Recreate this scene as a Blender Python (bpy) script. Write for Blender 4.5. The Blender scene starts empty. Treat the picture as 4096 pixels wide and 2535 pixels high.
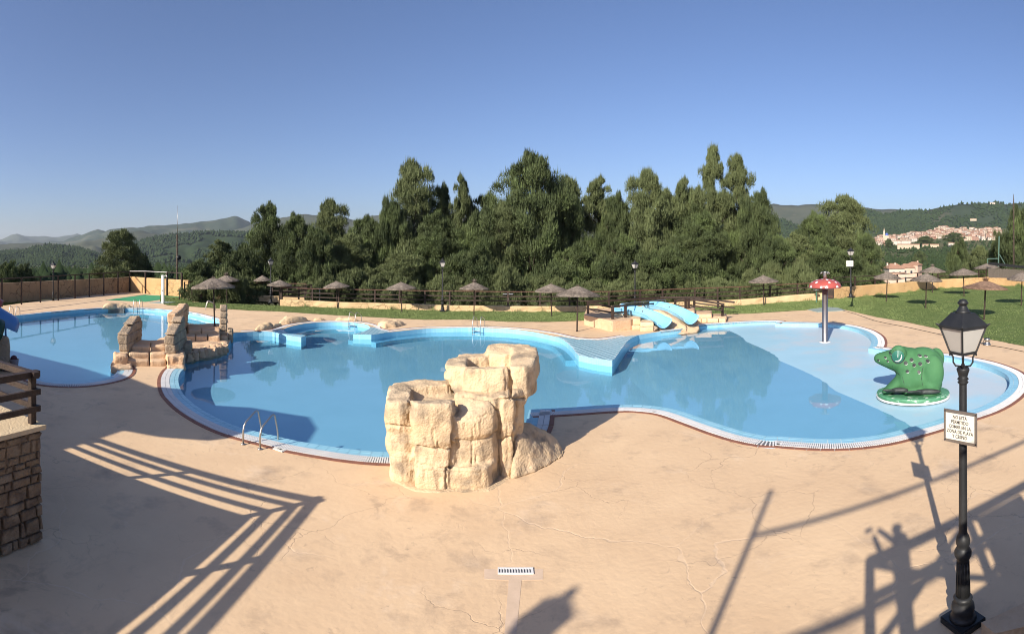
import bpy, bmesh, math, random
import numpy as np
from math import sin, cos, pi, radians
from mathutils import Vector, Matrix, noise
from mathutils.geometry import delaunay_2d_cdt
from mathutils.bvhtree import BVHTree
random.seed(7); RS = np.random.RandomState(7)
SC = bpy.context.scene; COL = SC.collection

# ---------------------------------------------------------------- camera, sky, sun, exposure
H = 4.47                      # eye height over the pool deck (m)
F = 2096.0                    # cylinder radius in photograph pixels (a hand-swept panorama)
CX, HY = 2048.0, 1006.0
cam = bpy.data.cameras.new('camera'); camo = bpy.data.objects.new('camera', cam); COL.objects.link(camo)
cam.type = 'PANO'; cam.panorama_type = 'CENTRAL_CYLINDRICAL'
cam.central_cylindrical_range_u_min = -2048/F; cam.central_cylindrical_range_u_max = 2048/F
cam.central_cylindrical_range_v_min = -(2535-HY)/F; cam.central_cylindrical_range_v_max = HY/F
cam.central_cylindrical_radius = 1.0
cam.clip_start = .02; cam.clip_end = 40000
camo.location = (0, 0, H); camo.rotation_euler = (pi/2, 0, 0)
SC.camera = camo
SUN_EL, SUN_AZ = radians(27.8), radians(39+180)     # azimuth clockwise from +Y
w = bpy.data.worlds.new('World'); SC.world = w; w.use_nodes = True
nt = w.node_tree; bg = nt.nodes['Background']
sky = nt.nodes.new('ShaderNodeTexSky'); sky.sky_type = 'NISHITA'; sky.sun_disc = False
sky.sun_elevation = SUN_EL; sky.sun_rotation = SUN_AZ
sky.altitude = 300; sky.air_density = 1.0; sky.dust_density = 1.6; sky.ozone_density = 5.0
tint = nt.nodes.new('ShaderNodeMix'); tint.data_type = 'RGBA'; tint.blend_type = 'MULTIPLY'; tint.inputs[0].default_value = 1
nt.links.new(sky.outputs[0], tint.inputs[6]); tint.inputs[7].default_value = (1.17, 1.07, 1.15, 1); nt.links.new(tint.outputs[2], bg.inputs[0]); bg.inputs[1].default_value = .085
sl = bpy.data.lights.new('sun', 'SUN'); so = bpy.data.objects.new('sun', sl); COL.objects.link(so)
sl.energy = 5.0; sl.angle = radians(.53); sl.color = (1.0, .92, .80)
so.rotation_euler = Vector((-sin(SUN_AZ)*cos(SUN_EL), -cos(SUN_AZ)*cos(SUN_EL), -sin(SUN_EL))).to_track_quat('-Z', 'Y').to_euler()
so.location = (0, 0, 60)
SC.view_settings.view_transform = 'Standard'; SC.view_settings.look = 'None'
SC.view_settings.gamma = 1; SC.view_settings.use_curve_mapping = False
SC.view_settings.exposure = 0.62
cy = SC.cycles
cy.use_denoising = True; cy.pixel_filter_type = 'BLACKMAN_HARRIS'; cy.filter_width = 1.05
try: cy.denoiser = 'OPENIMAGEDENOISE'
except Exception: pass
cy.max_bounces = 5; cy.diffuse_bounces = 2; cy.glossy_bounces = 3; cy.transmission_bounces = 3; cy.transparent_max_bounces = 8; cy.volume_bounces = 0
cy.caustics_reflective = False; cy.caustics_refractive = False
cy.sample_clamp_indirect = 4

# ---------------------------------------------------------------- where a pixel of the photograph lies in the place
CR = dict(A=(0,1000,.40933), B=(700,1000,.40933), C=(1500,900,.40933), D=(2300,900,.40933), E=(3100,800,.4077), R_=(3100,1250,.42987),
          R=(1400,1350,.46296), L=(0,1350,.46296), S=(3300,1850,.45305), M=(2000,1900,.57307), N=(0,1750,.53213), T=(0,780,.65493),
          U=(3500,900,.24396), V=(0,1200,.33076), W=(0,0,1.67663), P=(600,1400,.40933), Q=(2050,1400,.4912), J=(1000,1200,.20467),
          Y=(2300,1150,.2456), G=(3650,1150,.46296), K=(3150,780,.38723), O=(1400,550,.7368), Z=(420,1180,.22104), n=(0,0,1.0))
def px(c, x, y):
    a = CR[c]; return a[0]+a[2]*x, a[1]+a[2]*y
def ang(x): return (x-CX)/F
def at_d(x, y, d):                                  # pixel at a known distance
    t = ang(x); return Vector((d*sin(t), d*cos(t), H-(y-HY)/F*d))
def xd(x, d, z=0.0):                                # pixel column, distance, height
    t = ang(x); return Vector((d*sin(t), d*cos(t), z))
def at_z(x, y, z=0.0):                              # pixel on a level plane
    return xd(x, (H-z)*F/(y-HY), z)
def P(c, x, y, z=0.0): return at_z(*px(c, x, y), z)
def PD(c, x, y, d): return at_d(*px(c, x, y), d)
def zat(y, d): return H-(y-HY)/F*d
def lerp(a, b, t): return a+(b-a)*t
def interp(x, pts): return float(np.interp(x, [p[0] for p in pts], [p[1] for p in pts]))

# ---------------------------------------------------------------- materials
MATS = {}
def mat(name, c1, c2=None, scale=4.0, rough=.8, bump=0.0, bscale=None, metal=0.0, c3=None, s3=.7, detail=6, lo=.35, hi=.65, spec=.3, t3=(.55,.75), coat=0, streak=None):
    if name in MATS: return MATS[name]
    m = bpy.data.materials.new(name); m.use_nodes = True; n = m.node_tree.nodes; L = m.node_tree.links
    b = n['Principled BSDF']; b.inputs['Roughness'].default_value = rough; b.inputs['Metallic'].default_value = metal
    b.inputs['Specular IOR Level'].default_value = spec; b.inputs['Base Color'].default_value = (*c1, 1); b.inputs['Coat Weight'].default_value = coat
    geo = n.new('ShaderNodeNewGeometry'); src = geo.outputs['Position']
    if streak:
        mp = n.new('ShaderNodeMapping'); mp.inputs['Scale'].default_value = streak; L.new(src, mp.inputs[0]); src = mp.outputs[0]
    col = None
    def ramp(sc, lo, hi, det=detail):
        t = n.new('ShaderNodeTexNoise'); t.inputs['Scale'].default_value = sc; t.inputs['Detail'].default_value = det; t.inputs['Roughness'].default_value = .6
        L.new(src, t.inputs['Vector']); r = n.new('ShaderNodeMapRange'); r.inputs[1].default_value = lo; r.inputs[2].default_value = hi
        L.new(t.outputs[0], r.inputs[0]); return r.outputs[0]
    def mix(fac, a, bb):
        x = n.new('ShaderNodeMix'); x.data_type = 'RGBA'; L.new(fac, x.inputs[0])
        if isinstance(a, tuple): x.inputs[6].default_value = (*a, 1)
        else: L.new(a, x.inputs[6])
        if isinstance(bb, tuple): x.inputs[7].default_value = (*bb, 1)
        else: L.new(bb, x.inputs[7])
        return x.outputs[2]
    if c2: col = mix(ramp(scale, lo, hi), c1, c2)
    if c3: col = mix(ramp(s3, t3[0], t3[1]), col if col else c1, c3)
    if col: L.new(col, b.inputs['Base Color'])
    if bump:
        t = n.new('ShaderNodeTexNoise'); t.inputs['Scale'].default_value = bscale or scale*4; t.inputs['Detail'].default_value = 8; L.new(src, t.inputs['Vector'])
        bp = n.new('ShaderNodeBump'); bp.inputs['Strength'].default_value = bump; bp.inputs['Distance'].default_value = .05
        L.new(t.outputs[0], bp.inputs['Height']); L.new(bp.outputs[0], b.inputs['Normal'])
    MATS[name] = m; return m
def nodes_of(m): return m.node_tree.nodes, m.node_tree.links
def vor_cracks(m, scale, width, dark, amount=.8, bumpd=.02, warp=.6, fade=None, zsq=1.0):
    """cracks or joints of crazy paving cut into a material's colour and relief"""
    n, L = nodes_of(m); b = n['Principled BSDF']; geo = n.new('ShaderNodeNewGeometry')
    nz = n.new('ShaderNodeTexNoise'); nz.inputs['Scale'].default_value = scale*1.6; nz.inputs['Detail'].default_value = 5; L.new(geo.outputs['Position'], nz.inputs['Vector'])
    sb = n.new('ShaderNodeVectorMath'); sb.operation = 'SUBTRACT'; sb.inputs[1].default_value = (.5,.5,.5); L.new(nz.outputs[1], sb.inputs[0])
    sc = n.new('ShaderNodeVectorMath'); sc.operation = 'SCALE'; sc.inputs['Scale'].default_value = warp/scale; L.new(sb.outputs[0], sc.inputs[0])
    ad = n.new('ShaderNodeVectorMath'); L.new(geo.outputs['Position'], ad.inputs[0]); L.new(sc.outputs[0], ad.inputs[1])
    mp = n.new('ShaderNodeMapping'); mp.inputs['Scale'].default_value = (1, 1, zsq); L.new(ad.outputs[0], mp.inputs[0])
    v = n.new('ShaderNodeTexVoronoi'); v.feature = 'DISTANCE_TO_EDGE'; v.inputs['Scale'].default_value = scale; L.new(mp.outputs[0], v.inputs['Vector'])
    r = n.new('ShaderNodeMapRange'); r.interpolation_type = 'SMOOTHSTEP'; r.inputs[1].default_value = width*.3; r.inputs[2].default_value = width; r.inputs[3].default_value = 1; r.inputs[4].default_value = 0
    L.new(v.outputs['Distance'], r.inputs[0]); fac = r.outputs[0]
    if fade:
        f2 = n.new('ShaderNodeTexNoise'); f2.inputs['Scale'].default_value = fade; L.new(geo.outputs['Position'], f2.inputs['Vector'])
        r2 = n.new('ShaderNodeMapRange'); r2.inputs[1].default_value = .45; r2.inputs[2].default_value = .6; L.new(f2.outputs[0], r2.inputs[0])
        mu = n.new('ShaderNodeMath'); mu.operation = 'MULTIPLY'; L.new(fac, mu.inputs[0]); L.new(r2.outputs[0], mu.inputs[1]); fac = mu.outputs[0]
    a = n.new('ShaderNodeMath'); a.operation = 'MULTIPLY'; a.inputs[1].default_value = amount; L.new(fac, a.inputs[0])
    x = n.new('ShaderNodeMix'); x.data_type = 'RGBA'; L.new(a.outputs[0], x.inputs[0])
    bc = b.inputs['Base Color']
    if bc.is_linked: L.new(bc.links[0].from_socket, x.inputs[6])
    else: x.inputs[6].default_value = bc.default_value
    x.inputs[7].default_value = (*dark, 1); L.new(x.outputs[2], bc)
    bp = n.new('ShaderNodeBump'); bp.invert = True; bp.inputs['Strength'].default_value = .8; bp.inputs['Distance'].default_value = bumpd; L.new(fac, bp.inputs['Height'])
    nn = b.inputs['Normal']
    if nn.is_linked: L.new(nn.links[0].from_socket, bp.inputs['Normal'])
    L.new(bp.outputs[0], nn)
    return m
def stain(m, colr, s, lo, hi, ms, amount, st):
    n, L = nodes_of(m); b = n['Principled BSDF']; geo = n.new('ShaderNodeNewGeometry'); f = []
    for sc, a_, b_, rg in ((s, lo, hi, .68), (ms, .42, .60, .5)):
        t = n.new('ShaderNodeTexNoise'); t.inputs['Scale'].default_value = sc; t.inputs['Detail'].default_value = 7; t.inputs['Roughness'].default_value = rg; t.inputs['Distortion'].default_value = .6; L.new(geo.outputs['Position'], t.inputs['Vector'])
        r = n.new('ShaderNodeMapRange'); r.inputs[1].default_value = a_; r.inputs[2].default_value = b_; r.inputs[4].default_value = amount if not f else 1; L.new(t.outputs[0], r.inputs[0]); f.append(r.outputs[0])
    mu = n.new('ShaderNodeMath'); mu.operation = 'MULTIPLY'; L.new(f[0], mu.inputs[0]); L.new(f[1], mu.inputs[1])
    x = n.new('ShaderNodeMix'); x.data_type = 'RGBA'; L.new(mu.outputs[0], x.inputs[0]); bc = b.inputs['Base Color']; L.new(bc.links[0].from_socket, x.inputs[6]); x.inputs[7].default_value = (*colr, 1); L.new(x.outputs[2], bc)
def mosaic(m, size, grout, amount=.5, axes=(0,1,2)):
    """small square mosaic joints on any face: object-space checker lines along the two in-plane axes"""
    n, L = nodes_of(m); b = n['Principled BSDF']; geo = n.new('ShaderNodeNewGeometry')
    sx = n.new('ShaderNodeSeparateXYZ'); L.new(geo.outputs['Position'], sx.inputs[0]); prev = None
    for k in axes:
        d = n.new('ShaderNodeMath'); d.operation = 'DIVIDE'; d.inputs[1].default_value = size; L.new(sx.outputs[k], d.inputs[0])
        f = n.new('ShaderNodeMath'); f.operation = 'FRACT'; L.new(d.outputs[0], f.inputs[0])
        c = n.new('ShaderNodeMath'); c.operation = 'LESS_THAN'; c.inputs[1].default_value = .1; L.new(f.outputs[0], c.inputs[0])
        if prev is None: prev = c.outputs[0]
        else:
            mx = n.new('ShaderNodeMath'); mx.operation = 'MAXIMUM'; L.new(prev, mx.inputs[0]); L.new(c.outputs[0], mx.inputs[1]); prev = mx.outputs[0]
    a = n.new('ShaderNodeMath'); a.operation = 'MULTIPLY'; a.inputs[1].default_value = amount; L.new(prev, a.inputs[0])
    x = n.new('ShaderNodeMix'); x.data_type = 'RGBA'; L.new(a.outputs[0], x.inputs[0])
    bc = b.inputs['Base Color']
    if bc.is_linked: L.new(bc.links[0].from_socket, x.inputs[6])
    else: x.inputs[6].default_value = bc.default_value
    x.inputs[7].default_value = (*grout, 1); L.new(x.outputs[2], bc); return m

M_deck = mat('stamped_concrete', (.74,.53,.325), (.64,.445,.27), scale=.55, rough=.75, bump=.15, bscale=9, c3=(.36,.26,.18), s3=.9, t3=(.56,.80), lo=.3, hi=.7)
stain(M_deck, (.40,.285,.19), 1.5, .53, .66, .22, .62, (1,1,1)); stain(M_deck, (.78,.60,.42), .9, .55, .68, .3, .5, (1,1,1)); stain(M_deck, (.30,.22,.16), 5, .60, .70, .5, .5, (1,1,1))
vor_cracks(M_deck, .34, .0065, (.78,.60,.43), .3, .004, .5, fade=.16)
vor_cracks(M_deck, .5, .004, (.36,.25,.17), .45, .006, .6, fade=.3)
M_lawn = mat('lawn_turf', (.10,.145,.042), (.135,.175,.058), scale=1.1, rough=.95, bump=.9, bscale=26, c3=(.15,.16,.06), s3=.35, t3=(.58,.85), spec=.1)
M_blade = mat('grass_blade', (.14,.19,.065), (.19,.23,.09), scale=2.5, rough=.8, spec=.15)
M_rock = mat('artificial_rock', (.60,.42,.245), (.68,.51,.32), scale=1.6, rough=.9, bump=.7, bscale=14, c3=(.30,.235,.165), s3=2.2, t3=(.55,.75), spec=.15)
M_rockg = mat('weathered_rock', (.42,.32,.22), (.28,.22,.165), scale=3, rough=.95, bump=.9, bscale=16, c3=(.50,.36,.23), s3=2.0, t3=(.5,.75), spec=.1)
M_rocks = mat('step_stone', (.60,.39,.235), (.66,.47,.30), scale=2, rough=.9, bump=.5, bscale=14, c3=(.40,.27,.18), s3=2.6, t3=(.58,.78), spec=.15)
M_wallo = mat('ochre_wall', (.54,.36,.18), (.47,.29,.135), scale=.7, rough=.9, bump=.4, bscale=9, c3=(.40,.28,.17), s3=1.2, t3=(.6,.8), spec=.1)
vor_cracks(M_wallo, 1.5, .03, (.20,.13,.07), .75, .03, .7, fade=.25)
M_walls = mat('shaded_wall', (.40,.275,.165), (.34,.23,.14), scale=.7, rough=.9, bump=.4, bscale=9, c3=(.24,.17,.11), s3=1.2, t3=(.55,.75), spec=.1)  # darker copy of the ochre wall, its shade put into the colour
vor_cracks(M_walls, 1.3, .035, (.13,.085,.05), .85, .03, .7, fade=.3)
M_lowwall = mat('low_wall_stone', (.62,.45,.25), (.54,.38,.21), scale=1.2, rough=.9, bump=.4, bscale=10, spec=.1)
vor_cracks(M_lowwall, 1.9, .045, (.25,.17,.09), .75, .03, .5, fade=.5)
M_rubble = mat('rubble_masonry', (.27,.19,.12), (.16,.115,.08), scale=5, rough=.95, bump=.9, bscale=18, c3=(.32,.24,.16), s3=3, t3=(.5,.7), spec=.1)
M_wood = mat('dark_wood', (.055,.035,.025), (.030,.020,.016), scale=6, rough=.6, bump=.3, bscale=30, c3=(.11,.06,.04), s3=2, t3=(.6,.8), streak=None)
M_woodr = mat('reddish_rail', (.14,.065,.045), (.09,.045,.033), scale=3, rough=.5, bump=.2, bscale=20)
M_thatch = mat('grey_thatch', (.29,.24,.195), (.17,.14,.115), scale=7, rough=1, bump=1, bscale=40, c3=(.36,.30,.24), s3=3, t3=(.5,.8), spec=.05)
M_thatchb = mat('brown_thatch', (.34,.22,.15), (.20,.13,.095), scale=7, rough=1, bump=1, bscale=40, c3=(.34,.23,.15), s3=3, t3=(.5,.8), spec=.05)
M_iron = mat('black_iron', (.014,.015,.016), (.024,.024,.025), scale=5, rough=.5, bump=.02, bscale=40, spec=.4)
M_glass = mat('milk_glass', (.50,.47,.43), (.44,.42,.38), scale=1.5, rough=.35, spec=.5)
M_steel = mat('stainless_steel', (.50,.48,.45), (.40,.38,.36), scale=3, rough=.42, metal=1)
M_poolwall = mosaic(mat('pool_mosaic', (.25,.55,.70), (.30,.60,.74), scale=1.5, rough=.25, spec=.5), .06, (.55,.72,.80), .25)
M_tile = mat('blue_tile', (.24,.50,.62), (.30,.56,.68), scale=2.5, rough=.3, spec=.5)
M_tiled = mat('slate_blue_tile', (.18,.34,.42), (.23,.40,.48), scale=4, rough=.3, spec=.5)
M_tilew = mat('tile_grout', (.68,.76,.77), (.62,.72,.74), scale=4, rough=.6)
M_white = mat('white_grille', (.74,.72,.69), (.66,.65,.63), scale=3, rough=.5)
M_brown = mat('brown_tile', (.27,.115,.07), (.21,.09,.055), scale=3, rough=.6)
M_gutter = mat('gutter_channel', (.14,.15,.16), rough=.7)
M_slide = mat('slide_fibreglass', (.23,.55,.80), (.26,.58,.82), scale=1.5, rough=.22, spec=.5, coat=.3)
M_bark = mat('pine_bark', (.10,.075,.055), (.05,.038,.03), scale=4, rough=.95, bump=.8, bscale=20)
M_needle = mat('pine_needles', (.078,.098,.038), (.04,.056,.022), scale=.55, rough=.7, c3=(.12,.16,.055), s3=.3, t3=(.5,.7), spec=.2)
M_needle2 = mat('pine_needles_pale', (.115,.135,.055), (.07,.088,.036), scale=.6, rough=.7, c3=(.15,.18,.075), s3=.3, t3=(.5,.7), spec=.2)
M_forest = mat('far_forest', (.042,.062,.026), (.028,.045,.02), scale=.02, rough=1, spec=.05)
M_hill = mat('hill_scrub', (.048,.066,.038), (.032,.046,.028), scale=.006, rough=1, c3=(.11,.105,.07), s3=.004, t3=(.5,.68), spec=.05)
M_hillr = mat('hill_dry', (.085,.088,.056), (.052,.062,.038), scale=.005, rough=1, c3=(.16,.135,.095), s3=.01, t3=(.58,.75), spec=.05)
M_valley = mat('valley_fields', (.075,.092,.04), (.12,.115,.06), scale=.012, rough=1, c3=(.24,.18,.11), s3=.02, t3=(.62,.74), spec=.05)
M_mat = mat('green_mat', (.045,.27,.12), (.06,.31,.15), scale=2, rough=.9)

# pool floor: sunk blue mosaic, with dried lime on the part of the beach that the water has left
def floor_mat():
    m = mat('pool_floor_mosaic', (.34,.555,.66), (.37,.59,.70), scale=.6, rough=.4, spec=.3)
    mosaic(m, .3, (.45,.6,.7), .12, (0,1))
    n, L = nodes_of(m); b = n['Principled BSDF']; geo = n.new('ShaderNodeNewGeometry'); s = n.new('ShaderNodeSeparateXYZ'); L.new(geo.outputs['Position'], s.inputs[0])
    nz = n.new('ShaderNodeTexNoise'); nz.inputs['Scale'].default_value = .55; nz.inputs['Detail'].default_value = 7; nz.inputs['Roughness'].default_value = .65; L.new(geo.outputs['Position'], nz.inputs['Vector'])
    a = n.new('ShaderNodeMath'); a.operation = 'MULTIPLY_ADD'; a.inputs[1].default_value = .22; L.new(nz.outputs[0], a.inputs[0]); L.new(s.outputs[2], a.inputs[2])
    r = n.new('ShaderNodeMapRange'); r.inputs[1].default_value = -.120; r.inputs[2].default_value = -.072; L.new(a.outputs[0], r.inputs[0])
    x = n.new('ShaderNodeMix'); x.data_type = 'RGBA'; bc = b.inputs['Base Color']
    mm = n.new('ShaderNodeMath'); mm.operation = 'MULTIPLY'; mm.inputs[1].default_value = .85; L.new(r.outputs[0], mm.inputs[0]); L.new(mm.outputs[0], x.inputs[0])
    L.new(bc.links[0].from_socket, x.inputs[6]); x.inputs[7].default_value = (.50,.56,.60,1); L.new(x.outputs[2], bc)
    return m
M_floor = floor_mat()
def water_mat():
    m = bpy.data.materials.new('pool_water'); m.use_nodes = True; n = m.node_tree.nodes; L = m.node_tree.links; n.clear()
    out = n.new('ShaderNodeOutputMaterial'); mx = n.new('ShaderNodeMixShader'); tr = n.new('ShaderNodeBsdfTransparent'); tr.inputs[0].default_value = (.70,.87,.94,1)
    gl = n.new('ShaderNodeBsdfGlossy'); gl.inputs['Roughness'].default_value = .02; dp = n.new('ShaderNodeVectorMath'); dp.operation = 'DOT_PRODUCT'; ab = n.new('ShaderNodeMath'); ab.operation = 'ABSOLUTE'; om = n.new('ShaderNodeMath'); om.operation = 'SUBTRACT'; om.inputs[0].default_value = 1; pw = n.new('ShaderNodeMath'); pw.operation = 'POWER'; pw.inputs[1].default_value = 5; fr = n.new('ShaderNodeMath'); fr.operation = 'MULTIPLY_ADD'; fr.inputs[1].default_value = .95; fr.inputs[2].default_value = .03
    nz = n.new('ShaderNodeTexNoise'); nz.inputs['Scale'].default_value = 1.3; nz.inputs['Detail'].default_value = 3; geo = n.new('ShaderNodeNewGeometry'); L.new(geo.outputs['Position'], nz.inputs['Vector'])
    bp = n.new('ShaderNodeBump'); bp.inputs['Strength'].default_value = .05; bp.inputs['Distance'].default_value = .04; L.new(nz.outputs[0], bp.inputs['Height'])
    L.new(bp.outputs[0], gl.inputs['Normal']); L.new(bp.outputs[0], dp.inputs[0]); L.new(geo.outputs['Incoming'], dp.inputs[1]); L.new(dp.outputs['Value'], ab.inputs[0]); L.new(ab.outputs[0], om.inputs[1]); L.new(om.outputs[0], pw.inputs[0]); L.new(pw.outputs[0], fr.inputs[0])
    L.new(fr.outputs[0], mx.inputs[0]); L.new(tr.outputs[0], mx.inputs[1]); L.new(gl.outputs[0], mx.inputs[2]); L.new(mx.outputs[0], out.inputs[0]); return m
M_water = water_mat()

# ---------------------------------------------------------------- object helpers
def tag(o, label=None, cat=None, group=None, kind=None):
    if label: o['label'] = label
    if cat: o['category'] = cat
    if group: o['group'] = group
    if kind: o['kind'] = kind
    return o
def empty(name, loc=(0,0,0), label=None, cat=None, group=None, rz=0):
    o = bpy.data.objects.new(name, None); o.location = loc; o.rotation_euler = (0,0,rz); o.empty_display_size = .2; COL.objects.link(o); return tag(o, label, cat, group)
def link(name, me, m, parent=None, smooth=False, kind=None):
    o = bpy.data.objects.new(name, me); COL.objects.link(o)
    if m and not me.materials: me.materials.append(m)
    if smooth and len(me.polygons): me.polygons.foreach_set('use_smooth', [True]*len(me.polygons))
    if parent: o.parent = parent
    if kind: o['kind'] = kind
    return o
def raw(name, v, f, m, parent=None, smooth=False, kind=None):
    me = bpy.data.meshes.new(name); me.from_pydata([tuple(q) for q in v], [], f); me.validate(); me.update(); return link(name, me, m, parent, smooth, kind)
def npmesh(name, V, Fc, m, parent=None, smooth=False, kind=None):
    """V (n,3), Fc (m,k) constant k"""
    me = bpy.data.meshes.new(name); V = np.asarray(V, np.float32); Fc = np.asarray(Fc, np.int32); k = Fc.shape[1]
    me.vertices.add(len(V)); me.vertices.foreach_set('co', V.ravel()); me.loops.add(Fc.size); me.loops.foreach_set('vertex_index', Fc.ravel())
    me.polygons.add(len(Fc)); me.polygons.foreach_set('loop_start', np.arange(0, Fc.size, k, dtype=np.int32)); me.polygons.foreach_set('loop_total', np.full(len(Fc), k, np.int32))
    me.update(calc_edges=True); me.validate(); return link(name, me, m, parent, smooth, kind)
class MB:
    def __init__(s): s.v = []; s.f = []
    def add(s, v, f):
        k = len(s.v); s.v += [tuple(q) for q in v]; s.f += [tuple(i+k for i in g) for g in f]; return s
    def box(s, c, size, rz=0, rx=0, ry=0, top=1.0):
        R = Matrix.Rotation(rz, 3, 'Z') @ Matrix.Rotation(ry, 3, 'Y') @ Matrix.Rotation(rx, 3, 'X'); c = Vector(c); v = []
        for z in (-.5, .5):
            t = top if z > 0 else 1
            for x, y in ((-.5,-.5),(.5,-.5),(.5,.5),(-.5,.5)): v.append(c + R @ Vector((x*size[0]*t, y*size[1]*t, z*size[2])))
        return s.add(v, [(3,2,1,0),(4,5,6,7),(0,1,5,4),(1,2,6,5),(2,3,7,6),(3,0,4,7)])
    def beam(s, a, b, w, h):
        a, b = Vector(a), Vector(b); d = b-a; L = d.length
        if L < 1e-6: return s
        q = d.to_track_quat('X', 'Z').to_matrix(); c = (a+b)/2; v = []
        for x in (-.5,.5):
            for y, z in ((-.5,-.5),(.5,-.5),(.5,.5),(-.5,.5)): v.append(c+q@Vector((x*L, y*w, z*h)))
        return s.add(v, [(0,1,2,3),(7,6,5,4),(0,4,5,1),(1,5,6,2),(2,6,7,3),(3,7,4,0)])
    def tube(s, pts, r, n=8, cap=True):
        pts = [Vector(p) for p in pts]; rs = r if isinstance(r, (list, tuple)) else [r]*len(pts); v = []; f = []
        up = Vector((0,0,1)); prev = None
        for i, p in enumerate(pts):
            t = (pts[min(i+1, len(pts)-1)]-pts[max(i-1, 0)]).normalized()
            if prev is None: a = t.orthogonal().normalized() if abs(t.dot(up)) > .95 else t.cross(up).normalized()
            else: a = (prev - t*prev.dot(t)).normalized()
            prev = a; b = t.cross(a)
            for k in range(n): v.append(p+(a*cos(2*pi*k/n)+b*sin(2*pi*k/n))*rs[i])
        for i in range(len(pts)-1):
            for k in range(n): f.append((i*n+k, i*n+(k+1)%n, (i+1)*n+(k+1)%n, (i+1)*n+k))
        if cap: f += [tuple(range(n))[::-1], tuple((len(pts)-1)*n+k for k in range(n))]
        return s.add(v, f)
    def lathe(s, prof, c=(0,0,0), n=16, rot=0, sq=(1,1)):
        c = Vector(c); v = []; f = []
        for r, z in prof:
            for k in range(n): a = 2*pi*k/n+rot; v.append(c+Vector((r*cos(a)*sq[0], r*sin(a)*sq[1], z)))
        for i in range(len(prof)-1):
            for k in range(n): f.append((i*n+k, i*n+(k+1)%n, (i+1)*n+(k+1)%n, (i+1)*n+k))
        f += [tuple(range(n))[::-1], tuple((len(prof)-1)*n+k for k in range(n))]
        return s.add(v, f)
    def prism(s, poly, z0, z1, top=None):
        n = len(poly); v = [(p[0], p[1], z0) for p in poly]+[(p[0], p[1], z1) for p in (top or poly)]
        a = sum(poly[i][0]*poly[(i+1)%n][1]-poly[(i+1)%n][0]*poly[i][1] for i in range(n))
        f = [tuple(range(n))[::-1], tuple(range(n, 2*n))]+[(i, (i+1)%n, n+(i+1)%n, n+i) for i in range(n)]
        if a < 0: f = [g[::-1] for g in f]
        return s.add(v, f)
    def build(s, name, m, parent=None, smooth=False, kind=None, bevel=0):
        o = raw(name, s.v, s.f, m, parent, smooth, kind)
        if bevel:
            b = bmesh.new(); b.from_mesh(o.data); bmesh.ops.bevel(b, geom=b.edges, offset=bevel, segments=2, affect='EDGES', clamp_overlap=True); b.to_mesh(o.data); b.free()
        return o
def copy_tree(o, parent=None, label=None, loc=None, rz=None, scale=None):
    c = o.copy(); COL.objects.link(c); c.parent = parent
    for ch in o.children: copy_tree(ch, c)
    if label: c['label'] = label
    if loc is not None: c.location = loc
    if rz is not None: c.rotation_euler = (0, 0, rz)
    if scale is not None: c.scale = (scale,)*3 if not isinstance(scale, tuple) else scale
    return c
def spline(pts, step, closed=False):
    """Catmull-Rom through points, resampled"""
    p = [Vector(q) for q in pts]; n = len(p); out = []
    for i in range(n if closed else n-1):
        a, b, c, d = (p[(i-1)%n], p[i], p[(i+1)%n], p[(i+2)%n]) if closed else (p[max(i-1,0)], p[i], p[i+1], p[min(i+2,n-1)])
        k = max(1, int((c-b).length/step+.5))
        for j in range(k):
            t = j/k; out.append(.5*((2*b)+(c-a)*t+(2*a-5*b+4*c-d)*t*t+(3*b-a-3*c+d)*t**3))
    if not closed: out.append(p[-1])
    return out
def fbm(p, s, o=4): return noise.fractal(Vector(p)*s, 1.0, 2.0, o)
TMP = bpy.data.scenes.new('tmp')
def rocky(name, hulls, m, parent=None, voxel=.05, smooth_it=4, amp=.03, scale=3.0, kind=None, loc=None, amp2=.0, scale2=1.0):
    """convex hulls fused by a voxel remesh, softened and roughened by noise"""
    bm = bmesh.new()
    for pts in hulls:
        vs = [bm.verts.new(p) for p in pts]; r = bmesh.ops.convex_hull(bm, input=vs)
        bmesh.ops.delete(bm, geom=list({g for g in r['geom_interior']+r['geom_unused'] if isinstance(g, bmesh.types.BMVert)}), context='VERTS')
    me = bpy.data.meshes.new(name); bm.to_mesh(me); bm.free(); o = bpy.data.objects.new(name, me); TMP.collection.objects.link(o)
    md = o.modifiers.new('r', 'REMESH'); md.mode = 'VOXEL'; md.voxel_size = voxel
    if smooth_it: ms = o.modifiers.new('s', 'SMOOTH'); ms.iterations = smooth_it; ms.factor = .6
    TMP.view_layers[0].update(); dg = TMP.view_layers[0].depsgraph; me2 = bpy.data.meshes.new_from_object(o.evaluated_get(dg)); me2.name = name
    bpy.data.objects.remove(o); bpy.data.meshes.remove(me)
    if amp or amp2:
        for v in me2.vertices:
            d = fbm(v.co, scale)*amp
            if amp2: d += fbm(v.co+Vector((9,3,1)), scale2, 2)*amp2
            v.co += v.normal*d
    me2.update(); me2.materials.clear(); return link(name, me2, m, parent, True, kind)
def pbox(x0, x1, d0, d1, z0, z1, z1b=None, ins=.0, taper=0):
    """corner points of a block between two pixel columns and two distances"""
    q = []
    for x in (x0, x1):
        for d in (d0, d1):
            zt = z1 if (d == d0 or z1b is None) else z1b
            q += [xd(x, d, z0), xd(x, d+(taper if d == d0 else -taper), zt)]
    c = sum(q, Vector())/len(q)
    return [p+(c-p).normalized()*ins for p in q]
def ellipsoid(c, r, rot=None, n=10, m=7):
    c = Vector(c); v = []
    for i in range(m+1):
        t = pi*i/m
        for k in range(n):
            p = Vector((r[0]*sin(t)*cos(2*pi*k/n), r[1]*sin(t)*sin(2*pi*k/n), r[2]*cos(t)))
            if rot: p = rot @ p
            v.append(c+p)
    return v
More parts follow.
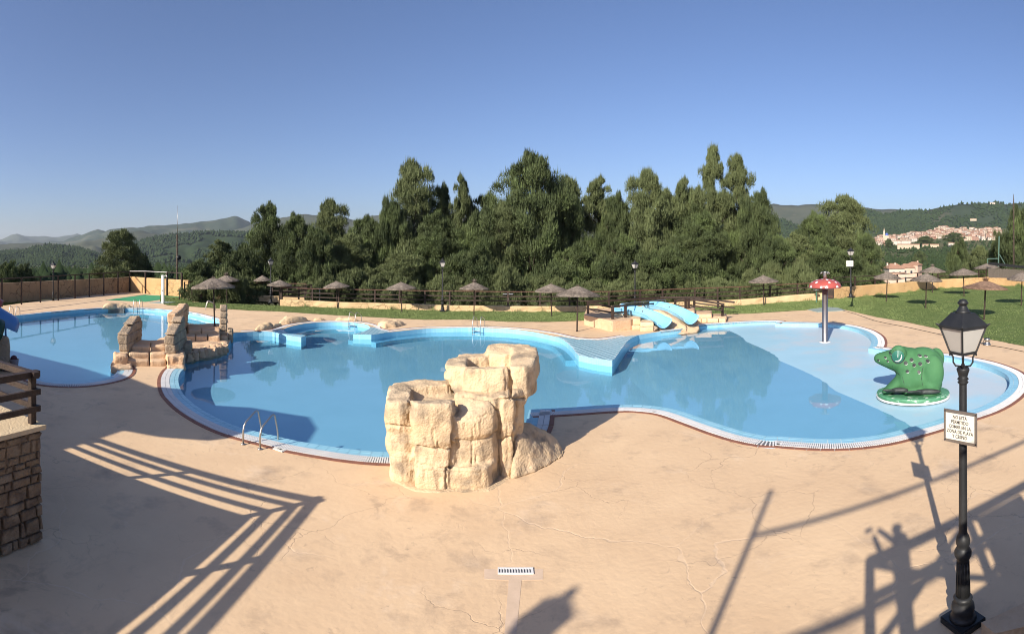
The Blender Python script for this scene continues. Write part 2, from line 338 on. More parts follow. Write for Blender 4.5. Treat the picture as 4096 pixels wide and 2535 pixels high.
def text_mesh(name, s, size, m, parent, loc, rot, sx=1.0):
    cu = bpy.data.curves.new(name, 'FONT'); cu.body = s; cu.size = size; cu.align_x = 'CENTER'; cu.align_y = 'CENTER'; cu.extrude = .001; cu.resolution_u = 3; cu.offset = size*.012
    o = bpy.data.objects.new(name, cu); COL.objects.link(o); dg = bpy.context.evaluated_depsgraph_get(); me = bpy.data.meshes.new_from_object(o.evaluated_get(dg)); bpy.data.objects.remove(o)
    me.materials.clear(); t = link(name, me, m, parent); t.location = loc; t.rotation_euler = rot; t.scale = (sx, 1, 1); return t

# ================================================================ SETTING: pools, deck, lawn, valley, hills
# --- main pool outline (water side), walked from under the near end of the footbridge, along the near side, round the paddling end and back
near = [P('Z',1450,1090), P('P',340,165), P('P',300,215), P('P',278,270), P('P',280,330), P('P',300,390), P('P',330,440), P('P',365,475), P('P',440,540), P('P',530,600), P('P',640,660),
        P('P',760,715), P('P',880,760), P('P',1000,792), P('P',1250,850), P('P',1420,890), P('P',1600,922), P('P',1780,950), P('P',1960,975), P('P',2160,995), P('P',2325,1003),
        at_z(1680,1810), at_z(1850,1806), at_z(1990,1785), at_z(2070,1745), P('Q',105,610)]
notch = [P('Q',105,610), P('Q',137,488)]
near2 = [P('Q',137,488), P('Q',400,475), P('Q',600,462), P('Q',770,451), P('Q',925,446), P('Q',1010,448), P('Q',1100,454), P('Q',1200,464), P('Q',1300,482), P('Q',1400,510), P('Q',1500,545),
         P('Q',1640,593), P('Q',1760,632), P('Q',1880,667), P('Q',2000,693), P('Q',2120,712), P('R_',0,1155), P('R_',200,1168), P('R_',430,1180), P('R_',640,1178), P('R_',850,1160), P('R_',1050,1126),
         P('R_',1250,1075), P('R_',1420,1030), P('R_',1600,975), P('R_',1850,905), P('R_',2000,840), P('R_',2120,760), P('R_',2180,680), P('R_',2170,600), P('R_',2090,545), P('R_',1950,492), P('R_',1800,455),
         P('R_',1580,415), P('R_',1300,385), P('R_',1060,362), P('R_',870,335)]
far0 = [P('R_',870,335), P('R_',895,290), P('R_',890,240), P('R_',850,200), P('R_',780,165), P('R_',650,130), P('R_',500,112), P('R_',300,104), P('R_',0,98)]
far1 = [P('R_',0,98), P('D',2000,938), P('D',1700,944), P('D',1400,962), P('D',1240,975), P('D',1040,1015), P('D',800,1045), P('D',620,1075)]
spitR = [P('D',620,1075), P('Y',900,835), P('Y',830,900), P('Y',770,980), P('Y',700,1080), P('Y',640,1165), P('Y',605,1192)]
spitF = [P('Y',605,1192), P('Y',300,1152), P('Y',60,1103)]
far2 = [P('Y',60,1103), P('C',1960,1240), P('C',1920,1190), P('C',1850,1130), P('C',1790,1100), P('C',1700,1078), P('C',1600,1055), P('C',1500,1038), P('C',1330,1018), P('C',1150,1008), P('C',950,1003), P('C',750,1005),
        P('C',500,1012), P('C',250,1035), P('C',100,1052), P('J',2443,672), P('J',2370,680)]
jac = [P('J',2015,668), P('J',2150,642), P('J',2260,602), P('J',2330,560), P('J',2340,530), P('J',2300,490), P('J',2200,462), P('J',2000,440), P('J',1700,427), P('J',1400,432), P('J',1100,455), P('J',900,490), P('J',750,530),
       P('J',680,562), P('J',665,590), P('J',690,620), P('J',730,640), P('J',850,665), P('J',1095,690)]
jacw = [P('J',1095,690), P('J',1000,730), P('J',800,702), P('J',600,662), P('J',440,622), P('J',350,620)]
far3 = [P('J',350,620), P('B',950,798), P('B',820,795), P('B',650,803), P('B',575,812)]
isth = [P('B',575,812), P('Z',2230,905), P('Z',1990,980), P('Z',1640,1045), P('Z',1450,1090)]
def chain(*ls, step=.3):
    out = []
    for l, smooth in ls:
        q = spline(l, step) if smooth else [Vector(p) for p in l]
        out += q if not out else q[1:] if (q[0]-out[-1]).length < .02 else q
    return out
near_s = spline(near, .25); near2_s = spline(near2, .25); far0_s = spline(far0, .25); far1_s = spline(far1, .3); far2_s = spline(far2[1:], .3); jac_s = spline(jac, .2); jacw_s = spline(jacw[1:], .3); far3_s = spline(far3, .3)
main_out = near_s + notch[1:] + near2_s[1:] + far0_s[1:] + far1_s[1:] + spline(spitR, .3)[1:] + spitF[1:] + far2_s + jac_s + jacw_s + far3_s[1:] + isth[1:-1]
# --- left pool outline
lnear = [at_z(442,1459), P('L',1000,250), P('L',1015,285), P('L',985,325), P('L',930,348), P('L',840,367), P('L',700,386), P('L',560,388), P('L',430,378), P('L',350,353), P('L',300,320), P('L',260,286), P('L',200,264), P('L',135,262), at_z(20,1470), at_z(-60,1462)]
lrest = [at_z(-200,1430), at_z(-260,1330), at_z(-160,1280), at_z(-60,1268)]
lfar = [at_z(-60,1268), P('A',200,636), P('A',500,605), P('A',830,578), P('A',1040,565), P('A',1225,562), P('A',1400,568), P('A',1600,582), P('A',1850,607), P('A',2000,640), P('A',2140,678), P('A',2185,712), at_z(905,1306)]
lis = [at_z(905,1306), at_z(860,1326), at_z(740,1333), at_z(640,1352), at_z(585,1385), at_z(500,1402), at_z(460,1425), at_z(442,1459)]
left_out = spline(lnear, .25) + lrest[1:] + spline(lfar, .3)[0:] + lis[1:-1]

def inpoly(p, poly):
    x, y = p[0], p[1]; c = False; n = len(poly); j = n-1
    for i in range(n):
        xi, yi, xj, yj = poly[i][0], poly[i][1], poly[j][0], poly[j][1]
        if (yi > y) != (yj > y) and x < (xj-xi)*(y-yi)/(yj-yi)+xi: c = not c
        j = i
    return c
def sheet(name, outer, holes, z, m, extra=[], kind='structure', zf=None, parent=None):
    pts = []; edges = []
    for poly in [outer]+holes:
        k = len(pts); n = len(poly); pts += [Vector((p[0], p[1])) for p in poly]; edges += [(k+i, k+(i+1)%n) for i in range(n)]
    pts += [Vector(p[:2]) for p in extra]
    v, e, f, *_ = delaunay_2d_cdt(pts, edges, [], 0, 1e-5)
    keep = []
    for g in f:
        c = sum((v[i] for i in g), Vector((0,0)))/len(g)
        if inpoly(c, outer) and not any(inpoly(c, h) for h in holes): keep.append(tuple(g) if (v[g[1]]-v[g[0]]).cross(v[g[2]]-v[g[0]]) > 0 else tuple(g)[::-1])
    V = [(p.x, p.y, zf(p.x, p.y) if zf else z) for p in v]
    return raw(name, V, keep, m, parent, kind=kind)

# --- far edge of the level ground: wall/fence base (pixel, distance, height)
FB = [(-700,40,0),(-60,42.3,0),(8,42.8,0),(140,46.5,0),(290,51,0),(420,55,0),(521,58.5,0),(737,51.5,0),(770,46,.0),(1124,42,.1),(1355,40.5,.1),(1700,39,.1),(1770,38.6,.1),(2032,37.8,.12),(2278,37.5,.15),(2435,37.5,.15),(2779,40,.2),(2959,41,.25),
      (3300,44.2,.42),(3336,44,.45),(3404,45.6,.45),(3589,50.5,.45),(3752,56,.5),(3915,60,.5),(3951,61.5,.5),(4096,59.5,.5),(4500,57,.5)]
# fence 1 (upper lawn, left of the ramp) stands farther back than the ramp fence
def fb_d(x): return interp(x, [(p[0], p[1]) for p in FB])
def fb_z(x): return interp(x, [(p[0], p[2]) for p in FB])
def FBP(x, dd=0, dz=0): return xd(x, fb_d(x)+dd, fb_z(x)+dz)
outer = [xd(x, fb_d(x)+.35, 0) for x in range(-700, 4501, 60)] + [Vector((75,25,0)), Vector((75,-45,0)), Vector((-75,-45,0)), Vector((-75,10,0))]
deck = sheet('deck', outer, [main_out, left_out], 0, M_deck)
# --- pool floors and walls
def sline(x, y): return x-(8.0+.155*y)
def main_floor(x, y):
    s = sline(x, y)
    if s >= 0: return -.25+min(.16, .014*s)
    s = -s; return max(-.62, -.25-(.045*s if s < 5 else .225+.11*(s-5)))
def grid_pts(poly, st):
    xs = [p[0] for p in poly]; ys = [p[1] for p in poly]; out = []
    x = min(xs)
    while x < max(xs):
        y = min(ys)
        while y < max(ys):
            if inpoly((x+.013, y+.017), poly): out.append((x+.013, y+.017))
            y += st
        x += st
    return out
sheet('pool_floor', main_out, [], 0, M_floor, extra=grid_pts(main_out, .8), zf=main_floor)
sheet('pool_floor', left_out, [], -.65, M_floor)
def wall_ribbon(name, poly, z0, z1, m, closed=True):
    n = len(poly); v = [(p[0], p[1], z0) for p in poly]+[(p[0], p[1], z1) for p in poly]
    return raw(name, v, [(i, (i+1)%n, n+(i+1)%n, n+i) for i in range(n if closed else n-1)], m, kind='structure')
wall_ribbon('pool_wall', main_out, -1.5, 0, M_poolwall); wall_ribbon('pool_wall', left_out, -1.5, 0, M_poolwall)
sheet('pool_water', main_out, [], -.25, M_water); sheet('pool_water', left_out, [], -.25, M_water)
# underwater bench along the far side (a paler step just under the surface)
def offset(line, d):
    out = []; n = len(line)
    for i in range(n):
        t = (line[min(i+1,n-1)]-line[max(i-1,0)]); t.z = 0; t.normalize(); out.append(line[i]+Vector((t.y, -t.x, 0))*d)
    return out
def strip(a, b, z):
    n = len(a); return [(p[0],p[1],z) for p in a]+[(p[0],p[1],z) for p in b], [(i, i+1, n+i+1, n+i) for i in range(n-1)]
def bench(line, w, z):
    b = offset(line, -w); v, f = strip([p for p in line], b, z); k = len(v); n = len(b)
    v += [(p[0],p[1],-1.5) for p in b]; f += [(n+i, n+i+1, k+i+1, k+i) for i in range(n-1)]
    for i in (0, n-1): m_ = len(v); v.append((line[i][0],line[i][1],-1.5)); f.append((i, n+i, k+i, m_))
    return v, f
for nm, ln, w, z in (('pool_step', far2_s[0:], .45, -.37), ('pool_step', jac_s[1:-3], .5, -.38), ('pool_step', spline(lfar[::-1], .4)[:-1], .4, -.42), ('pool_step', spline(lnear[5:11][::-1], .3), .35, -.38)):
    v, f = bench(ln, w, z); raw(nm, v, f, M_poolwall, kind='structure')

# --- coping: blue tiles, white overflow grille, brown tiles; each tile a part, the grille bars joined
coping_rows = []
def tile_row(parent, name, m, line, o0, o1, length, z, gap, budget, hgt=.012):
    """tiles following an edge between two offsets"""
    a, b = offset(line, o0), offset(line, o1); cum = [0]
    for i in range(1, len(line)): cum.append(cum[-1]+(line[i]-line[i-1]).length)
    n = max(1, int(cum[-1]/length)); L = cum[-1]/n
    def at(arr, s):
        i = max(0, min(len(cum)-2, int(np.searchsorted(cum, s))-1)); t = (s-cum[i])/max(1e-6, cum[i+1]-cum[i]); return arr[i].lerp(arr[i+1], min(1, max(0, t)))
    for k in range(n):
        s0, s1 = k*L+gap/2, (k+1)*L-gap/2; q = [at(a, s0), at(b, s0), at(b, s1), at(a, s1)]
        dz = random.uniform(-.0015, .0015)
        coping_rows.append((sum(q, Vector()).length/4, parent, name, m, [(p.x, p.y) for p in q], z+dz, hgt))
def bars(parent, line, o0, o1, z, pitch=.045, wd=.033):
    a, b = offset(line, o0), offset(line, o1); mb = MB(); cum = [0]
    for i in range(1, len(line)): cum.append(cum[-1]+(line[i]-line[i-1]).length)
    s = 0; i = 0
    while s < cum[-1]-.03:
        while cum[i+1] < s: i += 1
        t = (s-cum[i])/(cum[i+1]-cum[i]); p, q = a[i].lerp(a[i+1], t), b[i].lerp(b[i+1], t); mid = (p+q)/2
        for u, w_ in ((p, p.lerp(q,.48)), (p.lerp(q,.52), q)):
            mb.beam(Vector((u.x,u.y,z-.012)), Vector((w_.x,w_.y,z-.012)), wd, .02)
        s += pitch
    o = mb.build('grille_bars', M_white, parent, kind='stuff')
    v, f = strip([p for p in a], [p for p in b], -.0); return o
def coping(line, blue, white, brown, label, tl=.25):
    root = empty('pool_coping', (0,0,0)); root['kind'] = 'structure'; root['label'] = label
    z = .004
    vb, fb = strip(line, offset(line, blue+white+brown), z); raw('grout_bed', vb, fb, M_tilew, root)
    if blue:
        h = blue*.42
        tile_row(root, 'edge_tile', M_tile, line, .0, h, tl, z, .012, 0); tile_row(root, 'rim_tile', M_tile, line, h+.012, blue, tl, z, .012, 0)
    a, b = offset(line, blue+.01), offset(line, blue+white-.01); v, f = strip(a, b, z+.004); raw('gutter', v, f, M_gutter, root)
    bars(root, line, blue+.01, blue+white-.01, z+.024)
    tile_row(root, 'border_tile', M_brown, line, blue+white, blue+white+brown, tl*.9, z, .008, 0)
    return root
coping(near_s[4:], .30, .31, .12, 'tiled pool edge running past the near ladder to the rock fountain')
coping([Vector(p) for p in notch], .30, .31, .12, 'short straight pool edge beside the rock fountain')
coping(near2_s, .30, .31, .12, 'tiled edge curving round the paddling end of the pool', .3)
coping(far0_s, .32, .34, .13, 'tiled edge of the rounded bay behind the mushroom', .3)
coping(spline(lnear[1:-1][::-1], .25), .26, .32, .12, 'tiled near edge of the left pool')
def flat_coping(line, white, brown, off=0):
    a, b, c = offset(line, off), offset(line, off+white), offset(line, off+white+brown)
    root = empty('pool_coping', (0,0,0)); root['kind'] = 'structure'
    v, f = strip(a, b, .012); k = len(v); v += [(p.x,p.y,-.1) for p in a]; n = len(a); f += [(k+i, k+i+1, i+1, i) for i in range(n-1)]; raw('white_rim', v, f, M_white, root)
    tile_row(root, 'border_tile', M_brown, [p for p in line], off+white, off+white+brown, .3, .004, .01, 0); return root
flat_coping(far1_s[:-6], .30, .12)
rim2 = spline([P('C',2443,1085), P('C',2200,1118), P('C',1980,1112), P('C',1860,1090), P('C',1740,1062), P('C',1600,1040), P('C',1500,1026), P('C',1330,1010), P('C',1150,1001), P('C',950,997), P('C',750,999), P('C',500,1005), P('C',250,1026), P('C',130,1040), P('C',0,1008), P('J',2443,520), P('J',2330,478),
               P('J',2200,448), P('J',2000,431), P('J',1700,419), P('J',1400,424), P('J',1100,446), P('J',880,478), P('J',740,510), P('J',600,560), P('J',480,600), P('J',350,612), P('J',0,612), P('B',820,788), P('B',650,797)], .3)
flat_coping(rim2, .26, .10, .04)
flat_coping(spline(lfar[1:-1][::-1], .3), .22, .10)
coping_rows.sort(key=lambda r: r[0]); ind = {}; rest = {}
for r in coping_rows:
    k = (r[1].name, r[2])
    if ind.get(k, 0) < 290 and r[0] < 26:
        ind[k] = ind.get(k, 0)+1; MB().prism(r[4], r[5]-.001, r[5]+r[6]).build(r[2], r[3], r[1])
    else: rest.setdefault(k, [r[1], r[2], r[3], MB()])[3].prism(r[4], r[5]-.001, r[5]+r[6])
for p_, n_, m_, mb_ in rest.values(): mb_.build(n_+'_far', m_, p_, kind='stuff').name = n_+'_row'
# tiled triangular platform and jacuzzi walls: sheet of grout with tiles on it
def tiled_area(poly, label, ts, rz, m, zt=.006, border=None):
    root = empty('tiled_platform', (0,0,0)); root['kind'] = 'structure'; root['label'] = label
    sheet('grout_bed', poly, [], zt, M_tilew, parent=root, kind=None)
    c, s = cos(rz), sin(rz); xs = [p[0]*c+p[1]*s for p in poly]; ys = [-p[0]*s+p[1]*c for p in poly]; cnt = 0; far = MB()
    cells = []
    for i in range(int(min(xs)/ts)-1, int(max(xs)/ts)+1):
        for j in range(int(min(ys)/ts)-1, int(max(ys)/ts)+1):
            q = [((i+a)*ts, (j+b)*ts) for a, b in ((.08,.08),(.92,.08),(.92,.92),(.08,.92))]; q = [(x*c-y*s, x*s+y*c) for x, y in q]
            n_in = sum(inpoly(p, poly) for p in q)
            if n_in == 4: cells.append(q)
            elif n_in >= 1:      # cut tile: keep the corners inside and pull the rest to the outline
                mid = [sum(p[k] for p in q if inpoly(p, poly))/n_in for k in (0,1)]
                qq = []
                for p in q:
                    t = 1.0
                    while t > .05 and not inpoly((mid[0]+(p[0]-mid[0])*t, mid[1]+(p[1]-mid[1])*t), poly): t -= .1
                    qq.append((mid[0]+(p[0]-mid[0])*t, mid[1]+(p[1]-mid[1])*t))
                cells.append(qq)
    cells.sort(key=lambda q: q[0][0]**2+q[0][1]**2)
    for k, q in enumerate(cells):
        if k < 290: MB().prism(q, zt-.002, zt+.008).build('tile', m, root)
        else: far.prism(q, zt-.002, zt+.008)
    if far.v: far.build('tile_row', m, root, kind='stuff')
    return root
spit = [P('Y',605,1192), P('Y',300,1152), P('Y',60,1103)]+[Vector(p) for p in far2_s[:16]]+[P('C',1860,1096), P('C',1980,1118), P('C',2200,1124), P('C',2443,1092), P('D',300,1108), P('D',500,1088)]+spline(spitR, .4)[:-1]
tiled_area(spit, 'blue grey tiled triangular ledge jutting into the pool', .27, .35, M_tiled)
jw1 = [Vector(p) for p in jac_s[-14:]]+[P('J',1095,690), P('J',1000,730), P('J',800,702), P('J',600,662), P('J',440,622), P('J',540,590)]
tiled_area(jw1, 'pale tiled wall end on the left of the round bay', .22, .1, M_tile)
jw2 = [P('J',2370,680), P('J',2015,668), P('J',2150,642), P('J',2260,602), P('J',2330,560), P('J',2340,530), P('J',2420,530), P('C',60,1025), P('C',150,1043), P('C',100,1052), P('J',2443,672)]
tiled_area(jw2, 'tiled corner on the right of the round bay', .22, .1, M_tiled)

# --- lawn
LN = [px('A',1560,512), px('A',1630,540), px('A',1850,552), px('A',2443,592), px('B',1000,600), px('B',1600,640), px('B',2443,682), px('C',900,925), px('C',1300,945), px('C',1700,948), px('C',2035,935), (2500,1276), (2750,1262), px('D',1500,872), px('D',1700,866), px('D',2250,832),
      (3221,1240.6), px('E',560,1050), px('E',700,1080), px('E',1000,1150), px('E',1300,1200), px('E',1640,1275), px('E',2050,1355), px('E',2443,1435), (4300,1430), (4500,1470)]
def ln_d(x): return H*F/(interp(x, LN)-HY)
def lawn_z(x, d):
    a, b = ln_d(x), fb_d(x); t = min(1, max(0, (d-a)/max(.5, b-a))); t = t*t*(3-2*t); return .015+fb_z(x)*t
def to_xd(p): return math.atan2(p[0], p[1])*F+CX, math.hypot(p[0], p[1])
def on_lawn(x, y):
    d = 30
    for _ in range(30): d = .5*d+.5*(H-lawn_z(x, d))*F/(y-HY)
    return xd(x, d, lawn_z(x, d))
V = []; Fc = []; cols = list(np.arange(640, 4501, 12)); R_ = 16
for i, x in enumerate(cols):
    for r in range(R_+1):
        a, b = ln_d(x), fb_d(x)+.1; d = lerp(a, b, r/R_) + (random.uniform(-.06,.06) if r == 0 else 0); p = xd(x, d, 0); p.z = lawn_z(x, d)+.02*fbm(p, .5); V.append(p)
        if i and r < R_: k = i*(R_+1)+r; Fc.append((k-R_-1, k, k+1, k-R_))
raw('lawn', V, Fc, M_lawn, smooth=True, kind='structure')
# grass blades: short all over, taller along walls and posts
def blades(name, n, pick, h0, h1, w=.016):
    Vv = np.zeros((n*3, 3), np.float32)
    for i in range(n):
        p, k = pick(); a = random.uniform(0, 2*pi); h = random.uniform(h0, h1)*k; dx, dy = cos(a)*w*.5*k, sin(a)*w*.5*k; le = random.uniform(0,.5)*h; b = random.uniform(0, 2*pi)
        Vv[i*3] = (p.x-dx, p.y-dy, p.z-.01); Vv[i*3+1] = (p.x+dx, p.y+dy, p.z-.01); Vv[i*3+2] = (p.x+cos(b)*le, p.y+sin(b)*le, p.z+h)
    return npmesh(name, Vv, np.arange(n*3).reshape(-1, 3), M_blade, kind='stuff')
def pick_lawn():
    x = random.uniform(650, 4300); a, b = ln_d(x), fb_d(x); d = math.sqrt(random.uniform(a*a, b*b)); return xd(x, d, lawn_z(x, d)), 1+.8*max(0, fbm((x*.01, d*.3, 0), 1))
tag(blades('grass', 110000, pick_lawn, .03, .06, .03), 'short green turf covering the lawn behind the pool', 'grass')
def pick_edge():
    x = random.choice((random.uniform(1124, 3300), random.uniform(3336, 4150))); k = max(0, fbm((x*.02, 0, 0), 1)+.25)*1.5
    d = fb_d(x)-abs(random.gauss(0, .25)); return xd(x, d, lawn_z(x, d)), k
tag(blades('tall_grass', 16000, pick_edge, .08, .38, .025), 'tufts of taller grass along the foot of the boundary wall', 'grass')
# --- green mat and shower slabs
MB().prism([P('A',1035,488), P('A',1420,438), P('A',1770,458), P('A',1420,506)][::-1], 0, .016).build('green_mat', M_mat).update_from_editmode() if False else None
gm = MB().prism([P('A',1035,488), P('A',1420,438), P('A',1770,458), P('A',1420,506)], 0, .016).build('green_mat', M_mat)
tag(gm, 'bright green artificial turf mat in the wall corner behind the left pool', 'mat')
slab = MB().prism([P('A',1450,515), P('A',1600,503), P('A',1720,512), P('A',1600,527)], 0, .03).build('shower_slab', mat('grey_green_concrete', (.24,.30,.27), (.30,.35,.32), scale=2, rough=.8)); tag(slab, 'pale grey concrete slab at the foot of the white shower', 'slab')
slab2 = MB().prism([P('E',320,1078), P('E',470,1050), P('E',620,1058), P('E',690,1085), P('E',420,1102)], 0, .03).build('shower_slab', MATS['grey_green_concrete']); tag(slab2, 'grey green concrete slab behind the mushroom, at the lawn edge', 'slab')

# --- valley floor and hills
def sheet_rows(name, xs, rows, m, kind='structure', ns=0, nf=.003):
    """rows: list of f(x)->(d, z)"""
    V = []; Fc = []; n = len(rows)
    for i, x in enumerate(xs):
        for r, f in enumerate(rows):
            d, z = f(x); p = xd(x, d, z)
            if ns: p.z += ns(d)*fbm((p.x, p.y, 0), nf, 5)
            V.append(p)
            if i and r < n-1: k = i*n+r; Fc.append((k-n, k, k+1, k-n+1))
    return raw(name, V, Fc, m, smooth=True, kind=kind), V, n
TBOT = [(3400,990),(3480,985),(3580,982),(3690,968),(3800,962),(3990,960),(4100,965)]
TTOP = [(3400,960),(3480,944),(3510,941),(3650,932),(3700,922),(3740,914),(3790,908),(3830,914),(3900,912),(3960,914),(4000,914),(4100,918)]
def vy(x, d):            # where the valley floor shows in the picture at a distance
    right = min(1, max(0, (x-2700)/500))
    yl = np.interp(math.log(d), [math.log(q) for q in (45, 80, 160, 400, 900, 1500)], [1330, 1250, 1155, 1110, 1085, 1055])
    yr = np.interp(math.log(d), [math.log(q) for q in (60, 110, 250, 500, 1200, 1650)], [1240, 1160, 1123, 1055, interp(x, TBOT), interp(x, TTOP)])
    return lerp(yl, yr, right)
ds = [0, 1.5, 6, 16, 40, 90, 150, 220, 320, 450, 650, 900, 1150, 1300, 1450, 1650]
def vrow(k):
    def f(x):
        d0 = fb_d(max(-700, min(4500, x)))+.3
        if k == 0: return d0, -.02
        d = d0+ds[k]
        if k == 1: return d, -.5
        z = H-(vy(min(4500, max(-300, x)), d)-HY)/F*d; return d, min(z, -.5-.14*ds[k]) if k < 4 else z
    return f
valley, VV, vn = sheet_rows('valley_ground', list(range(-900, 5001, 25)), [vrow(k) for k in range(len(ds))], M_valley, ns=lambda d: min(3, max(0, (d-120)*.006)), nf=.01)
back = raw('terrace_ground', [(-75,-44,-.03),(75,-44,-.03),(2500,-1500,-60),(-2500,-1500,-60)], [(0,3,2,1)], M_valley, kind='structure')
def vpoint(x, y):
    """valley point seen at pixel x, y"""
    d = np.exp(np.linspace(math.log(70), math.log(1650), 160)); ys = [vy(x, q) for q in d]; i = int(np.argmin([abs(a-y) for a in ys])); return d[i]
def ridge(name, crest, D, ybase, m, dep=.3, x0=None, x1=None, amp=.012, nf=.004, step=14, label=None):
    crest = sorted(crest); x0 = x0 if x0 is not None else crest[0][0]; x1 = x1 if x1 is not None else crest[-1][0]; nr = 14; rows = []
    def mk(t):
        def f(x):
            yc = interp(x, crest); yb = ybase(x) if callable(ybase) else ybase
            y = lerp(yb, yc, t**.85) if t <= 1 else yc; d = D*(1-dep+dep*t)
            z = H-(y-HY)/F*d
            if t < 1: z += amp*D*(1-t)*t*3*fbm((x*.012, t*3.2, D*.001), 1, 5)
            else: z += amp*.25*D*fbm((x*.03, 0, D*.001), 1, 4)*.5 - (t-1)*D*.25
            return d, z
        return f
    rows = [mk(k/nr) for k in range(nr+1)]+[mk(1.25)]
    o, V, n = sheet_rows(name, list(np.arange(x0, x1+1, step)), rows, m); 
    if label: o['label'] = label
    return o, V, n
def tpts(c, pts): return [px(c, *p) for p in pts]
X0, X1 = -700, 4800
ridge('mountain', [(-700,950)]+tpts('T', [(0,272),(60,250),(110,235),(160,252),(260,250),(350,258),(470,236),(520,250),(640,240),(760,250)])+[(1200,930)], 9000, 990, mat('mountain_blue', (.07,.085,.06), (.05,.06,.045), scale=.002, rough=1), label='farthest mountain ridge on the left horizon')
ridge('mountain', [(-700,985),(0,980),(250,965)]+tpts('T', [(430,262),(500,245),(560,222),(605,206),(650,220),(700,248),(800,290)])+[(700,1000)], 6500, 1010, M_hill, label='cone shaped hill on the left horizon')
ridge('mountain', tpts('T', [(600,240),(660,215),(750,200),(850,195),(900,190),(1080,180),(1250,160),(1380,142),(1440,123),(1470,138),(1520,162),(1560,185)])+[(1150,930),(1500,950)], 5600, 1000, M_hill, label='long ridge with a pointed cliff left of the pines')
ridge('mountain', [(700,975),(850,950),(1000,900)]+tpts('T', [(1650,150),(1750,135),(1800,122),(1880,117),(1940,122),(2000,130),(2080,125),(2140,150),(2180,155),(2250,128),(2330,122),(2443,115)])+[(1700,850),(2200,860),(2700,850),(2950,850)]+tpts('O', [(2230,395),(2260,370),(2300,358),(2350,366),(2443,372)])+tpts('K', [(0,105),(150,100),(230,97),(380,97),(520,105),(700,120),(800,130),(980,150),(1080,140),(1150,148),(1230,155),(1300,145),(1350,152),(1420,168),(1600,190)])+[(4800,860)],
      4600, 1050, M_hillr, amp=.012, label='dry scrubby mountain behind the pines')
ridge('hill', [(-700,960),(-200,985)]+tpts('T', [(0,300),(120,292),(250,290),(420,308),(500,285),(560,275),(640,265),(720,240),(790,225),(860,215),(920,235),(1100,240)])+[(900,960),(1200,970)], 3600, 1030, M_hillr, label='brown foothills left of the pines')
ridge('hill', [(-700,1010)]+tpts('T', [(0,347),(150,345),(230,318),(300,308),(400,318),(500,332),(590,358),(660,400)])+[(520,1060)], 1900, 1078, M_forest, amp=.01, label='wooded knoll at the far left')
hA = ridge('hill', [(440,1080)]+tpts('T', [(720,330),(760,310),(820,290),(930,262),(1100,240),(1250,230),(1400,228),(1510,235),(1700,255),(2000,270)])+[(1700,970),(2600,960)], 2300, 1072, M_forest, amp=.012, label='dark pine covered hill behind the antenna mast')
hK = [None]
hB = ridge('hill', [(2500,900)]+[(2900,890)]+tpts('O', [(2230,420),(2300,430),(2420,470)])+[(3190,905)]+tpts('K', [(780,150),(900,178),(1000,200),(1100,180),(1150,160),(1300,168),(1420,170),(1480,150),(1600,120),(1800,92),(1950,95),(2100,82),(2170,78),(2250,95),(2400,85),(2443,88)])+[(4300,820),(4800,830)], 2600, 1040, M_hill, amp=.012, label='green wooded hill rising behind the town')
# --- woods on the hills: thousands of small crowns, nobody could count them
OCT_V = np.array([(1,0,0),(0,1,0),(-1,0,0),(0,-1,0),(0,0,1.35),(0,0,-.6)], np.float32); OCT_F = np.array([(0,1,4),(1,2,4),(2,3,4),(3,0,4),(1,0,5),(2,1,5),(3,2,5),(0,3,5)])
def wood(name, Vg, n, cnt, size, rr, m, label, xr=None, dens=None, cols=None):
    Vg = [Vector(v) for v in Vg]; nc = len(Vg)//n; out = []; k = 0
    for _ in range(cnt*6):
        if k >= cnt: break
        i = random.uniform(0, nc-1.001); r = min(random.uniform(*rr)*(n-2), n-1.01); a, b = int(i), int(r)
        p00, p10, p01, p11 = Vg[a*n+b], Vg[(a+1)*n+b], Vg[a*n+b+1], Vg[(a+1)*n+b+1]; u, w = i-a, r-b
        p = (p00*(1-u)+p10*u)*(1-w)+(p01*(1-u)+p11*u)*w
        if dens and not dens(p): continue
        x, d = to_xd(p)
        if x < -150 or x > 4250: continue
        s = random.uniform(.7, 1.3)*size; v = OCT_V*s; v = v*(1+RS.uniform(-.25,.25,(6,1))); v[:,2] *= random.uniform(.7, 1.2); out.append(v+np.array([p.x,p.y,p.z+s*.4])); k += 1
    Vv = np.concatenate(out); Ff = np.concatenate([OCT_F+6*i for i in range(len(out))]); return tag(npmesh(name, Vv, Ff, m, kind='stuff'), label, 'woodland')
wood('woodland', hA[1], hA[2], 16000, 7, (.1, 1.12), M_forest, 'dense pine woodland covering the hill behind the antenna mast', dens=lambda p: fbm((p.x*.004, p.y*.004, 0), 1) > -.35)
wood('woodland', hB[1], hB[2], 15000, 7, (.0, 1.12), M_forest, 'scattered trees and woodland on the hill above the town', dens=lambda p: fbm((p.x*.003, p.y*.003, 5), 1)+random.uniform(-.3,.3) > -.12)
def dv(p):
    x, d = to_xd(p)
    if d < 110 or (x > 3380 and d < 300) or (x > 3420 and d > 1130): return False
    if x < 2600 and d > 1500: return False
    return fbm((p.x*.012, p.y*.012, 2), 1)+random.uniform(-.35,.35) > .02
wood('woodland', VV, vn, 15000, 3.2, (.35, 1.0), M_forest, 'orchards and bushes scattered over the valley floor', dens=dv)
kn = [o for o in bpy.data.objects if o.get('label') == 'wooded knoll at the far left'][0]; kv = [v.co.copy() for v in kn.data.vertices]
wood('woodland', kv, 16, 7000, 6, (.05, 1.1), M_forest, 'pine wood covering the low knoll at the far left')

